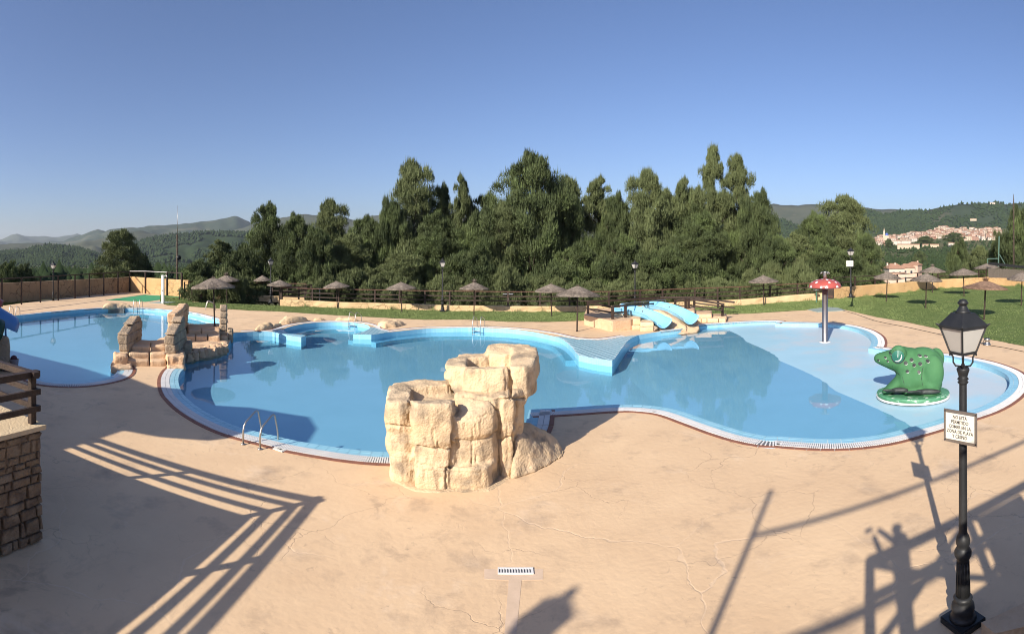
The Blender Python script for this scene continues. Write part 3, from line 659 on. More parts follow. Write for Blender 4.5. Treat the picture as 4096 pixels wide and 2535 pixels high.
# ================================================================ THINGS
# ---------------------------------------------------------------- boundary wall of the left pool with its post frame
wl = [xd(x, d) for x, d in ((-700,40),(8,42.8),(521,58.5))]
wr = [xd(521,58.5), xd(737,51.5)]
def wall_mesh(name, a, b, z0, h, th, m, parent=None, seg=.8, bulge=.03, h2=None):
    a, b = Vector(a), Vector(b); L = (b-a).length; n = max(1, int(L/seg)); t = (b-a)/L; nrm = Vector((t.y, -t.x, 0)); V = []; Fc = []; R = 5
    for i in range(n+1):
        p = a+t*(L*i/n); hh = h if h2 is None else lerp(h, h2, i/n); top = hh+.02*fbm(p, 1.3)
        prof = [(th/2,0),(th/2,top*.5),(th/2,top*.93),(th/2-.03,top),(-th/2+.03,top),(-th/2,top*.93),(-th/2,0)]
        for o, z in prof: w_ = bulge*fbm(p+Vector((0,0,z*2)), 1.5); V.append(p+nrm*(o+(w_ if abs(o) > .1 else 0))+Vector((0,0,z0+z)))
        k = len(prof)
        if i: Fc += [((i-1)*k+j, (i-1)*k+j+1, i*k+j+1, i*k+j) for j in range(k-1)]
    Fc += [tuple(range(k))[::-1], tuple(n*k+j for j in range(k))]
    return raw(name, V, Fc, m, parent, smooth=False)
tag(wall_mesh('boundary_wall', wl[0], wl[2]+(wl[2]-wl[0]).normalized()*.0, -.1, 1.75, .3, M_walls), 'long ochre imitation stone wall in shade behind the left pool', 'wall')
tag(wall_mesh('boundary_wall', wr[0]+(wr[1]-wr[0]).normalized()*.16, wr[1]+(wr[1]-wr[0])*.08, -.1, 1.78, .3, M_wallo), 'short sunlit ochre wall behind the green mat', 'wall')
fr = empty('post_frame', (0,0,0), 'dark post and rail frame standing in front of the long shaded wall', 'fence')
posts = [(8,42.6)]+[px('A',x,0)[0:1]+(0,) for x in ()]
fx = [8, 86, 162, 233, 300, 357, 415, 472]
def wall_d(x):            # distance of the long wall along a pixel column
    a, b = wl[1], wl[2]; t = ang(x); n = Vector((sin(t), cos(t), 0)); d = b-a; den = n.x*d.y-n.y*d.x; return (a.x*d.y-a.y*d.x)/den
def wall_d2(x):
    a, b = wr[0], wr[1]; t = ang(x); n = Vector((sin(t), cos(t), 0)); d = b-a; den = n.x*d.y-n.y*d.x; return (a.x*d.y-a.y*d.x)/den
tops = []
for x in [-160,-75]+fx+[519]:
    d = wall_d(x)-.32; p = xd(x, d); MB().box((p.x,p.y,1.13), (.13,.13,2.26), rz=.9).build('post', M_wood, fr); tops.append(Vector((p.x,p.y,2.26)))
for i in range(len(tops)-1): MB().beam(tops[i], tops[i+1], .09, .09).build('rail', M_wood, fr)
fr2 = empty('post_frame', (0,0,0), 'dark post frame with a pale top tube in front of the sunlit wall', 'fence'); tp = [tops[-1]]
for x in (582, 668, 727):
    d = wall_d2(x)-.3; p = xd(x, d); MB().box((p.x,p.y,1.17), (.15,.15,2.34), rz=-.3).build('post', M_wood, fr2); tp.append(Vector((p.x,p.y,2.34)))
for i in range(3): MB().tube([tp[i]+Vector((0,0,.02)), tp[i+1]+Vector((0,0,.02))], .045).build('rail', M_steel if i < 2 else M_wood, fr2)
# ---------------------------------------------------------------- low stone wall and wooden post-and-rail fences behind the lawn
def seg_wall(name, xs, hs, label, m, th=.45, dd=.1, cat='wall', off=0):
    root = empty(name, (0,0,0), label, cat)
    for i in range(len(xs)-1):
        a, b = FBP(xs[i], dd), FBP(xs[i+1], dd); wall_mesh('wall_section', a, b, -.15, hs[i]+.15, th, m, root, .5, .06, hs[i+1]+.15)
    return root
seg_wall('low_wall', [1124,1250,1355,1500,1650,1770,1900,2032,2160,2278,2400,2435,2560,2650,2779,2870,2959,3080,3190,3304], [.52,.5,.46,.46,.44,.42,.42,.4,.4,.4,.42,.42,.42,.44,.48,.46,.46,.5,.55,.58], 'low sunlit imitation stone kerb wall under the wooden fence, grass at its foot', M_lowwall)
def fence(name, pts, label, zoff=0, rails=(.98,.66,.34), hp=1.0, spacing=2.2, topm=None, cat='fence', th=.1):
    """pts: Vector base points"""
    root = empty(name, (0,0,0), label, cat); P_ = [Vector(p) for p in pts]; out = [P_[0]]
    for i in range(len(P_)-1):
        L = (P_[i+1]-P_[i]).length; n = max(1, round(L/spacing))
        for k in range(1, n+1): out.append(P_[i].lerp(P_[i+1], k/n))
    for i, p in enumerate(out):
        t = out[min(i+1,len(out)-1)]-out[max(i-1,0)]; MB().box((p.x,p.y,p.z+zoff+hp/2-.02), (th*1.1,th*1.1,hp), rz=math.atan2(t.y,t.x)).build('post', M_wood, root)
    for i in range(len(out)-1):
        for k, r in enumerate(rails):
            a = out[i]+Vector((0,0,zoff+r+random.uniform(-.012,.012))); b = out[i+1]+Vector((0,0,zoff+r+random.uniform(-.012,.012)))
            if k == 0: MB().beam(a+Vector((0,0,.04)), b+Vector((0,0,.04)), .13, .055).build('top_rail', topm or M_woodr, root)
            else: MB().beam(a, b, .05, .085).build('rail', M_wood, root)
    return root
fence('wooden_fence', [FBP(x, .3, 0) for x in (1128,1250,1355,1500,1700,1900,2032,2160,2278,2435)], 'dark post and rail fence with a reddish top rail, left of the slides', .42)
fence('wooden_fence', [FBP(x, .3, 0) for x in (2435,2560,2650,2779,2870,2959,3080,3190,3300)], 'dark post and rail fence with a reddish top rail, right of the slides', .42)
f1 = [(738,50.5),(800,51),(905,50),(1010,49),(1090,48),(1150,47.5),(1225,47)]
fence('wooden_fence', [xd(x, d, .15) for x, d in f1], 'wooden fence of the upper lawn corner behind the left thatched parasols', .42)
w1 = empty('low_wall', (0,0,0), 'low ochre wall under the far left fence, half hidden by the big parasol', 'wall')
for i in range(len(f1)-1): wall_mesh('wall_section', xd(*f1[i])+Vector((0,-.3,0)), xd(*f1[i+1])+Vector((0,-.3,0)), -.1, .55, .4, M_lowwall, w1, .5, .05)
fence('wooden_fence', [xd(1124,42.6,.1), xd(1195,43.6,.1), xd(1245,46.6,.1)], 'short dark fence turning back beside the ramp opening', .42, spacing=1.3)
fence('wooden_fence', [xd(768,46.5,.0), xd(805,46.6,.0)], 'very short piece of dark fence beside the wall corner', .3, rails=(.8,.55,.3), hp=.85, spacing=1.6)
# ---------------------------------------------------------------- taller ochre wall of the right lawn, wooden rail behind it, gate
wb = [3336,3404,3500,3589,3670,3752,3830,3915,3951]
rw = empty('boundary_wall', (0,0,0), 'long orange ochre cracked wall behind the right lawn parasols', 'wall')
for i in range(len(wb)-1): wall_mesh('wall_section', FBP(wb[i],.15), FBP(wb[i+1],.15), -.2, 1.19, .3, M_wallo, rw, .7, .03)
rw2 = empty('boundary_wall', (0,0,0), 'ochre wall turning away at the right edge, under the reed screen', 'wall')
for a, b in ((3951,4020),(4020,4096),(4096,4300)): wall_mesh('wall_section', FBP(a,.15), FBP(b,.15), -.2, 1.1, .3, M_wallo, rw2, .7, .03)
fence('wooden_fence', [FBP(x, .6, 0) for x in (3336,3420,3500,3589,3670,3752,3830,3915,3945)], 'dark two rail fence standing on the long orange wall', 1.0, rails=(.75,.35), hp=.8, topm=M_wood, spacing=3)
g = empty('garden_gate', tuple(FBP(3318, .1)), 'small dark wooden gate with square holes at the end of the orange wall', 'gate')
def local(o, root): o.location = -root.location; return o
gm_ = MB(); a, b = FBP(3306,.1), FBP(3334,.1); t = (b-a)
for k in range(5):
    c = a.lerp(b, (k+.5)/5); local(MB().box((c.x,c.y,c.z+.62), (t.length/5-.012,.04,1.2), rz=math.atan2(t.y,t.x)).build('plank', M_wood, g), g)
for p in (a, b): local(MB().box((p.x,p.y,p.z+.68), (.1,.1,1.36), rz=math.atan2(t.y,t.x)).build('post', M_wood, g), g)
for z in (.25,1.0):
    c = (a+b)/2; local(MB().box((c.x,c.y-.03,c.z+z), (t.length,.03,.09), rz=math.atan2(t.y,t.x)).build('brace', M_woodr, g), g)
# ---------------------------------------------------------------- lamp posts
def make_lamp(name='lamp_post'):
    r = empty(name, (0,0,0), 'x', 'lamp post')
    MB().box((0,0,.04),(.40,.40,.08)).build('plinth', M_iron, r, bevel=.01)
    MB().lathe([(.17,.08),(.15,.11),(.125,.14),(.145,.19),(.14,.24),(.10,.27),(.11,.30),(.12,.325),(.095,.35)], n=24).build('base', M_iron, r, True)
    sh = MB(); sh.lathe([(.088,.35),(.078,.60),(.074,.78),(.085,.80),(.105,.84),(.108,.885),(.085,.925),(.072,.945),(.085,.975),(.09,1.02),(.078,1.07),(.058,1.10),(.052,1.14),(.047,2.94),(.045,2.96)], n=24)
    for k in range(12): a = 2*pi*k/12; sh.beam((cos(a)*.087,sin(a)*.087,.37),(cos(a)*.075,sin(a)*.075,.76),.012,.012)
    sh.build('pole', M_iron, r, True)
    MB().lathe([(.046,2.92),(.070,2.945),(.052,2.965),(.072,2.985),(.054,3.01),(.066,3.05),(.082,3.10),(.076,3.12),(.03,3.13),(.02,3.17)], n=14).build('collar', M_iron, r, True)
    br = MB()
    for k in range(4):
        a = pi/4+k*pi/2; br.tube([(cos(a)*q, sin(a)*q, z) for q, z in ((.02,3.135),(.09,3.145),(.12,3.19),(.12,3.25),(.155,3.31))], .012, 6)
    br.tube([(0,0,3.1),(0,0,3.30)], .015, 6); br.build('bracket', M_iron, r, True)
    q0, q1, z0, z1 = .16, .285, 3.31, 3.63; c45 = [(cos(pi/4+k*pi/2), sin(pi/4+k*pi/2)) for k in range(4)]
    cage = MB()
    for k in range(4):
        c, e = c45[k], c45[(k+1)%4]
        cage.beam((c[0]*q0,c[1]*q0,z0),(c[0]*q1,c[1]*q1,z1),.022,.022); cage.beam((c[0]*q0,c[1]*q0,z0),(e[0]*q0,e[1]*q0,z0),.022,.03); cage.beam((c[0]*q1,c[1]*q1,z1),(e[0]*q1,e[1]*q1,z1),.03,.03)
        cage.tube([(c[0]*(q1-.01),c[1]*(q1-.01),z1),(c[0]*(q1+.015),c[1]*(q1+.015),z1+.012),(c[0]*(q1+.05),c[1]*(q1+.05),z1+.03)],[.012,.016,.006],6); cage.lathe([(.004,z0-.045),(.014,z0-.03),(.008,z0-.01)],(c[0]*q0,c[1]*q0,0),6)
    cage.build('cage', M_iron, r)
    for k in range(4):
        c, e = c45[k], c45[(k+1)%4]; i = .985; g_ = MB(); s_ = .94
        pts = [(lerp(c[0],e[0],t)*q, lerp(c[1],e[1],t)*q, z) for q, z, t in ((q0*s_,z0+.01,.03),(q0*s_,z0+.01,.97),(q1*.965,z1-.01,.98),(q1*.965,z1-.01,.02))]
        inn = [(x*.97,y*.97,z) for x, y, z in pts]; g_.add(pts+inn, [(0,1,2,3),(7,6,5,4),(0,4,5,1),(1,5,6,2),(2,6,7,3),(3,7,4,0)]); g_.build('glass_pane', M_glass, r)
    MB().lathe([(.30,3.62),(.305,3.64),(.285,3.66),(.15,3.79),(.145,3.795)], n=4, rot=pi/4).build('roof', M_iron, r)
    MB().lathe([(.105,3.79),(.08,3.82),(.052,3.865),(.045,3.885),(.06,3.895),(.072,3.915),(.05,3.94),(.045,3.95),(.015,3.96)], n=14).build('finial', M_iron, r, True)
    return r
lamp0 = make_lamp(); NEARL = xd(3857, 5.9); K = 3.9/3.96
lamp0.location = xd(3852, 6.30); lamp0.rotation_euler = (0,0,radians(-6)); lamp0.scale = (K,)*3; lamp0['label'] = 'tall black iron lamp post close to the camera, carrying the no eating sign'; lamp0['group'] = 'black iron lamp posts'
for x, y0, y1, lab, rz in ((213,1042,1216,'black lamp post beside the long shaded wall behind the left pool', .3), (1083,1025,1212,'black lamp post on the lawn between the two small left parasols', .7), (1770,1027,1245,'black lamp post at the kerb wall in front of the middle pines', .2),
                          (2540,1035,1240,'black lamp post behind the twin blue slides', .5), (3403,983,1190,'black lamp post at the orange wall with the picnic area sign', .1)):
    d = 3.95*F/(y1-y0); z = zat(y1, d); p = xd(x, d, z); copy_tree(lamp0, None, lab, p, rz, K*.99)
PICN = xd(3403, 3.95*F/207., zat(1190, 3.95*F/207.))
# near lamp's sign
def sign(label, loc, w_, h_, lines, size, az, tilt=0, fr_=M_steel, sz=1.0):
    r = empty('sign', loc, label, 'sign', rz=az)
    MB().box((0,0,0),(w_,.012,h_)).build('backplate', fr_, r); MB().box((0,-.009,0),(w_*.86,.006,h_*.80)).build('face', mat('cream_sign_face', (.70,.66,.56), rough=.5), r)
    for sx in (-1,1):
        for sy in (-1,1): MB().lathe([(.008,0),(.008,.004)],n=8).build('screw', M_iron, r); bpy.context.scene.collection.objects[-1]; o = r.children[-1]; o.rotation_euler = (pi/2,0,0); o.location = (sx*w_*.46, -.008, sy*h_*.44)
    n = len(lines)
    for i, s in enumerate(lines):
        text_mesh('lettering', s, size, mat('sign_lettering', (.05,.045,.04), rough=.6), r, (0,-.0135,(n/2-.5-i)*size*1.04*sz), (pi/2,0,0), .84)
    return r
p0 = at_d(3841, 1709, 6.15)
sign('cream sign on the near lamp post reading no eating in the beach and lawn area', p0, .44, .385, ['NO ESTÁ','PERMITIDO','COMER EN LA','ZONA DE PLAYA','Y CÉSPED'], .0545, -ang(3841)-.50)
pp = PICN+Vector((0,0,0)); dd_ = math.hypot(pp.x,pp.y)-.12
sign('white sign on the far right lamp post reading picnic area', at_d(3399, 1054, dd_), .54, .44, ['ZONA','PIC-NIC'], .165, -ang(3399))
# ---------------------------------------------------------------- thatched parasols
def make_parasol(seed, m, R=1.19, hh=.45, tuft=0, fray=1.0):
    rnd = random.Random(seed); r = empty('thatched_parasol', (0,0,0), 'x', 'parasol')
    MB().lathe([(.07,0),(.065,.04),(.045,.06),(.043,2.25)], n=8).build('pole', M_wood, r)
    mb = MB(); n = 28
    ring = [(.02,2.62),(.12,2.60),(.35,2.505),(.62,2.38),(.88,2.255),(1.06,2.165),(1.15,2.10)]
    V = []; Fc = []
    jit = [rnd.uniform(-.04,.04) for _ in range(n)]
    for i, (q, z) in enumerate(ring):
        for k in range(n): a = 2*pi*k/n; s = q*(1+jit[k]*(q/1.15))*R/1.19; V.append((s*cos(a), s*sin(a), z+rnd.uniform(-.012,.012)))
    for i, (q, z) in enumerate([(1.13,2.03),(.6,2.24),(.05,2.46)]):
        for k in range(n): a = 2*pi*k/n; s = q*(1+jit[k]*q)*R/1.19; V.append((s*cos(a), s*sin(a), z))
    m_ = len(ring)+3
    for i in range(m_-1):
        for k in range(n): Fc.append((i*n+k, (i+1)*n+k, (i+1)*n+(k+1)%n, i*n+(k+1)%n))
    mb.add(V, Fc); mb.build('canopy', m, r)
    st = MB()
    def straw(a, q0, z0, q1, z1, w_):
        da = rnd.uniform(-.05,.05); c0, s0, c1, s1 = cos(a), sin(a), cos(a+da), sin(a+da); t = Vector((-s0, c0, 0))*w_
        p0, p1 = Vector((c0*q0, s0*q0, z0)), Vector((c1*q1, s1*q1, z1)); st.add([p0-t, p0+t, p1+t*.2], [(0,1,2)])
    for _ in range(900):
        a = rnd.uniform(0, 2*pi); q = (rnd.random()**.6)*1.05*R/1.19; z = 2.62-.47*(q/(1.12*R/1.19))**.95+.012; L = rnd.uniform(.15,.3); straw(a, q, z, q+L, z-L*.42+rnd.uniform(0,.05), .012)
    for _ in range(420):
        a = rnd.uniform(0, 2*pi); q = 1.08*R/1.19; straw(a, q, 2.12+rnd.uniform(-.05,.03), q+rnd.uniform(.05,.15)*fray, 2.06+rnd.uniform(-.06,.03), .014)
    for _ in range(60+tuft*200):
        a = rnd.uniform(0, 2*pi); straw(a, .03, 2.56, rnd.uniform(.05,.16+.16*tuft), 2.66+rnd.uniform(0,.08+.2*tuft), .012)
    st.build('straw', m, r); return r
pg, pb = make_parasol(1, M_thatch), make_parasol(2, M_thatchb, R=1.30, tuft=1); pg2 = make_parasol(3, M_thatch, fray=1.6, tuft=0)
pg3 = make_parasol(4, M_thatch, tuft=0); pg4 = make_parasol(5, M_thatch, tuft=1)
used = set()
GP = 'thatched parasols round the pool'
def put(src, loc, label, s, rz):
    if src.name in used: o = copy_tree(src, None, label, loc, rz, s)
    else: o = src; used.add(src.name); o.location = loc; o.rotation_euler = (0,0,rz); o.scale = (s,)*3 if not isinstance(s, tuple) else s; o['label'] = label
    o.rotation_euler = (random.uniform(-.05,.05), random.uniform(-.05,.05), rz); o['group'] = GP; return o
def by_px(x, yb, yt, src, label, s=None, z=0, w=None):
    """placed where the pole meets the ground; size from the height seen"""
    if z is None: p = on_lawn(x, yb)
    else: p = at_z(x, yb, z)
    d = math.hypot(p.x, p.y); hgt = (yb-yt)/F*d; k = hgt/2.66; kw = (w/F*d/2)/1.14 if w else k
    return put(src, p, label, (kw, kw, k), random.uniform(0, 6))
by_px(2308, 1326, 1142, pg, 'large grey thatched parasol on the concrete left of the slides', w=176)
by_px(*px('C',1725,890), px('C',0,572)[1], pg3, 'grey parasol partly behind the large one left of the slides', z=None, w=128)
by_px(*px('C',967,880), px('C',0,555)[1], pg4, 'grey parasol with a frayed tip, right of the middle lamp post', z=None, w=116)
by_px(*px('C',262,850), px('C',0,555)[1], pg2, 'grey parasol on the lawn left of the middle lamp post', z=None, w=117)
by_px(*px('B',1587,568), px('B',0,303)[1], pg, 'grey parasol on the lawn straight behind the left end of the round bay', z=None, w=104)
by_px(*px('B',1018,545), px('B',0,290)[1], pg3, 'small grey parasol in front of the ramp fence', z=None, w=100)
by_px(*px('B',860,478), px('B',0,247)[1], pg2, 'small grey parasol just left of the second lamp post', z=None, w=70)
by_px(*px('B',510,520), px('B',0,240)[1], pg4, 'tufted parasol peeking out behind the big parasol on the bridge', z=None, w=100)
by_px(*px('D',1845,782), px('D',0,490)[1], pg, 'lone grey parasol on the lawn in front of the pines, right of the slides', z=None, w=118)
by_px(*px('E',1092,992), px('E',0,702)[1], pg3, 'leftmost grey parasol of the right lawn', z=None, w=110)
by_px(*px('E',1478,1060), px('E',0,716)[1], pg2, 'grey parasol on the right lawn in front of the round shadow on the wall', z=None, w=127)
by_px(*px('E',1545,908), px('E',0,648)[1], pg4, 'grey parasol standing against the orange wall, before the houses', z=None, w=104)
by_px(*px('E',1855,944), px('E',0,668)[1], pg, 'grey parasol on the right lawn behind the near lantern', z=None, w=116)
by_px(*px('E',2052,1172), px('E',0,785)[1], pb, 'reddish brown parasol with a straw tuft on top, nearest on the right lawn', z=None, w=172)
by_px(*px('E',2082,822), px('E',0,622)[1], pg3, 'farthest parasol at the corner of the orange wall and reed screen', z=.5, w=106)
by_px(*px('E',2415,1038), px('E',0,706)[1], pg2, 'parasol cut off by the right edge of the picture', z=None, w=120)
bpz = .56; pbr = xd(px('Z',1985,560)[0], 28.0*.985, bpz); dB = math.hypot(pbr.x, pbr.y)
put(pg, pbr, 'big grey thatched parasol standing on the top of the rear bridge', (1.02, 1.02, ((1299-1104)/F*dB)/2.66), 1)
# ---------------------------------------------------------------- pool ladders
def make_ladder(steps=True):
    r = empty('pool_ladder', (0,0,0), 'x', 'ladder')
    for s in (-1,1):
        pts = [(s*.25,-.48,0),(s*.25,-.48,.30),(s*.25,-.45,.42),(s*.25,-.37,.51),(s*.25,-.02,.66),(s*.25,.05,.67),(s*.25,.11,.63),(s*.25,.22,.25),(s*.25,.24,.12),(s*.25,.24,-.9)]
        MB().tube(pts, .022, 8).build('handrail', M_steel, r, True); MB().lathe([(.06,0),(.06,.015),(.03,.03)],(s*.25,-.48,0),10).build('foot_plate', M_steel, r, True)
    for z in (-.15,-.42,-.7): MB().box((0,.24,z),(.5,.09,.03)).build('rung', M_steel, r)
    return r
lad = make_ladder(); GL = 'steel pool ladders'; lad['group'] = GL
def lput(c, a, b, label, first=False, s=1):
    pa, pb_ = P(c, *a), P(c, *b); mid = (pa+pb_)/2; t = pb_-pa; rz = math.atan2(t.y, t.x)
    if first: lad.location = mid; lad.rotation_euler = (0,0,rz); lad['label'] = label; lad.scale = (s,)*3; o = lad
    else: o = copy_tree(lad, None, label, mid, rz, s)
    o.location = mid + Matrix.Rotation(rz, 3, 'Z') @ Vector((0,.48*s,0)); return o
lput('P', (910,922), (1075,970), 'steel ladder on the near edge of the pool, left of the rock fountain', True, .98)
lput('C', (1078,995), (993,990), 'steel ladder on the far edge, in line with the rock fountain', s=.98)
lput('J', (2185,428), (2048,415), 'steel ladder in the round bay', s=.98)
lput('Z', (675,222), (582,218), 'steel ladder next to the inlet grating of the left pool', s=1)
lput('Z', (2010,300), (1975,235), 'steel ladder behind the pole of the bridge parasol', s=1)
lput("V", (238,182), (165,178), 'steel ladder at the far left end of the left pool', s=1)
# ---------------------------------------------------------------- the rock fountain in front
rf = empty('rock_fountain', (0,0,0), 'large artificial rock fountain of stacked boulders with two basins at the pool edge', 'rock fountain')
def rz(y, d): return zat(1350+.46296*y, d)          # height of a row of the rock crop at a distance
def rx(x): return 1400+.46296*x
def blk(name, x0, x1, d0, d1, z0, z1, zb=None, m=M_rock, vox=.038, amp=.018, ins=-.075, tp=.07, sm=9, x0b=None, x1b=None):
    xs0, xs1 = rx(x0), rx(x1); b0 = rx(x0b) if x0b else lerp(xs0, 0.5*(xs0+xs1), .06); b1 = rx(x1b) if x1b else lerp(xs1, .5*(xs0+xs1), .06); zt = zb if zb is not None else z1
    q = [xd(xs0,d0,z0), xd(xs1,d0,z0), xd(b0,d1,z0), xd(b1,d1,z0), xd(xs0,d0+tp,z1), xd(xs1,d0+tp,z1), xd(b0,d1,zt), xd(b1,d1,zt)]
    c = sum(q, Vector())/8; q = [p+(c-p).normalized()*ins+Vector([random.uniform(-.035,.035) for _ in range(3)]) for p in q]
    mid = [(q[a]+q[b_])/2+((q[a]+q[b_])/2-c).normalized()*random.uniform(.0,.06) for a, b_ in ((0,1),(4,5),(0,4),(1,5),(4,6),(5,7),(2,6),(3,7))]; q += mid
    return rocky(name, [q], m, rf, vox, sm, amp, 4.5, amp2=.05, scale2=1.1)
Z = zat

M_rockf = mat('sandy_rock', (.60,.435,.265), (.68,.52,.34), scale=1.3, rough=.92, bump=.55, bscale=22, c3=(.30,.235,.165), s3=2.2, t3=(.47,.68), spec=.12)
def arc(pts, z): return [xd(rx(x), d, z) for x, d in pts]
def slab(pts, z0, z1, zb=None, sh=.97):
    """hull between two levels, slightly drawn in at its top and bottom edges"""
    c = sum((xd(rx(x), d, 0) for x, d in pts), Vector())/len(pts); q = []; dm = sum(d for _, d in pts)/len(pts); h_ = z1-z0
    for x, d in pts:
        p = xd(rx(x), d, 0); zt = z1 if (zb is None or d < dm) else zb
        for z, k in ((z0, sh), (z0+.22*h_, 1.0), (zt-.20*h_, 1.0), (zt, sh-.02)): q.append(Vector((c.x+(p.x-c.x)*k, c.y+(p.y-c.y)*k, z)))
    return q
low = [slab([(300,10.35),(330,10.2),(440,10.12),(525,10.2),(545,10.9),(460,11.5),(330,11.2)], .98, 1.56, 1.62), slab([(312,10.38),(345,10.24),(450,10.16),(535,10.2),(560,11),(340,11.2)], .50, 1.06), slab([(342,10.34),(370,10.2),(460,10.1),(545,10.15),(560,11),(360,11.1)], -.1, .56),
       slab([(520,10.0),(560,9.86),(720,9.78),(880,9.83),(930,9.98),(925,10.34),(520,10.36)], .84, 1.62, 1.56), slab([(532,10.0),(570,9.88),(720,9.83),(850,9.88),(905,10.0),(905,10.7),(540,10.7)], .38, .90), slab([(540,9.98),(590,9.84),(720,9.78),(840,9.82),(880,9.95),(880,10.8),(545,10.8)], -.1, .46),
       slab([(895,10.05),(950,9.96),(1120,10.0),(1235,10.15),(1282,10.4),(1285,11.0),(900,10.9)], .92, 1.26, 1.58), slab([(890,10.08),(950,10.0),(1110,10.05),(1230,10.2),(1280,10.45),(1280,11.0),(900,10.9)], .33, .98), slab([(840,9.96),(900,9.85),(1080,9.82),(1200,9.92),(1265,10.25),(1265,11.0),(850,10.9)], -.1, .40),
       slab([(1270,10.45),(1320,10.36),(1420,10.45),(1440,10.7),(1430,11.6),(1270,11.4)], .78, 1.60), slab([(1275,10.48),(1330,10.40),(1410,10.46),(1430,10.7),(1430,11.6),(1275,11.4)], -.1, .84), slab([(1400,10.75),(1450,10.68),(1498,10.9),(1505,11.9),(1400,12.0)], -.1, 1.62),
       slab([(330,11.0),(560,11.25),(880,11.35),(900,11.75),(600,11.8),(360,11.5)], .6, 1.60), slab([(400,10.5),(1250,10.5),(1300,11.5),(500,11.6)], -.1, 1.38)]
rough = [slab([(x0,d0),(x0+60,d0-.12),(1010,d0-.1),(1010,12.1),(x0+30,12.0)], z0, z1) for x0, d0, z0, z1 in ((812,11.35,1.90,2.04),(830,11.3,1.80,1.93),(806,11.28,1.70,1.82),(850,11.25,1.60,1.72),(872,11.2,1.50,1.62),(905,11.15,1.38,1.52))]
upp = [slab([(985,11.0),(1010,10.86),(1150,10.78),(1320,10.80),(1380,10.9),(1385,11.2),(990,11.25)], 1.44, 2.06, 2.0), slab([(1376,10.98),(1420,10.86),(1520,10.9),(1590,11.15),(1615,11.6),(1600,12.1),(1390,12.0)], 1.40, 2.07, 2.14), slab([(1440,11.5),(1605,11.4),(1632,11.9),(1625,12.5),(1480,12.7),(1380,12.4)], 1.56, 2.14, 2.22),
       slab([(1170,12.2),(1330,12.05),(1560,12.2),(1575,12.7),(1350,12.8),(1180,12.7)], 1.5, 2.10, 2.24), slab([(900,11.9),(1200,12.15),(1240,12.6),(930,12.6)], 1.5, 2.03), slab([(880,11.3),(1010,11.1),(1020,11.9),(930,12.2)], 1.5, 2.0), slab([(950,11.2),(1450,11.2),(1450,12.4),(950,12.4)], 1.4, 1.78),
       arc(((1270,10.6),(1500,10.85),(1480,12.2),(1260,12.0)), 1.25)+arc(((1270,10.7),(1560,11.0),(1590,11.9),(1500,12.5),(1250,12.2)), 1.55)]+rough
def Rc(p):
    x = math.atan2(p.x, p.y)*F+CX; d = math.hypot(p.x, p.y); return (x-1400)/.46296, (HY+(H-p.z)/d*F-1350)/.46296
def segd(px_, py_, a, b):
    vx, vy = b[0]-a[0], b[1]-a[1]; t = max(0, min(1, ((px_-a[0])*vx+(py_-a[1])*vy)/(vx*vx+vy*vy+1e-9))); return math.hypot(px_-a[0]-t*vx, py_-a[1]-t*vy)
CRK = [([(520,545),(512,620),(508,700),(522,800),(540,900),(545,1020),(540,1150),(538,1275)],9,.07),([(905,560),(935,600),(930,660),(905,720),(893,800),(888,880),(884,960),(880,1050),(868,1120)],9,.07),([(315,752),(400,762),(518,768)],6,.04),([(585,932),(690,950),(800,962),(885,958)],6,.045),
       ([(330,905),(420,912),(520,925)],4,.015),([(628,1095),(740,1120),(830,1130),(900,1098),(960,1112)],5,.03),([(845,1130),(830,1220),(832,1335)],6,.04),([(715,790),(720,880),(722,950)],5,.03),([(655,870),(662,910)],4,.02),([(762,900),(764,955)],4,.02),([(885,880),(1000,892),(1140,895),(1220,850),(1280,800)],5,.03),
       ([(1050,900),(1054,1000),(1052,1110)],5,.03),([(925,895),(940,980),(945,1060)],4,.02),([(1090,1010),(1092,1090)],4,.02),([(1060,790),(1062,880)],4,.02),([(1282,630),(1290,720),(1285,880),(1290,1050),(1295,1150),(1302,1275)],7,.05),([(1210,540),(1250,590),(1285,640)],6,.04),([(1290,885),(1390,865)],5,.03),
       ([(1440,550),(1450,640),(1415,800),(1420,950),(1425,1100),(1445,1190)],7,.05),([(1478,760),(1440,900),(1425,1000)],6,.04),([(1370,262),(1385,330),(1388,420),(1396,525)],9,.08),([(1340,360),(1345,440),(1358,525)],4,.02),([(1200,450),(1202,520)],4,.02),([(985,505),(1090,515),(1200,528),(1400,527),(1500,520)],7,.06),
       ([(930,705),(1010,710),(1110,690),(1180,655)],4,.02),([(1490,170),(1560,200)],4,.0),([(1085,750),(1095,820)],4,.02),([(985,740),(1000,790)],4,.025),([(620,1100),(645,1160),(640,1230)],4,.02),([(630,1150),(900,1165),(1130,1170)],4,.015),([(530,930),(520,985),(535,1015)],8,.04)]
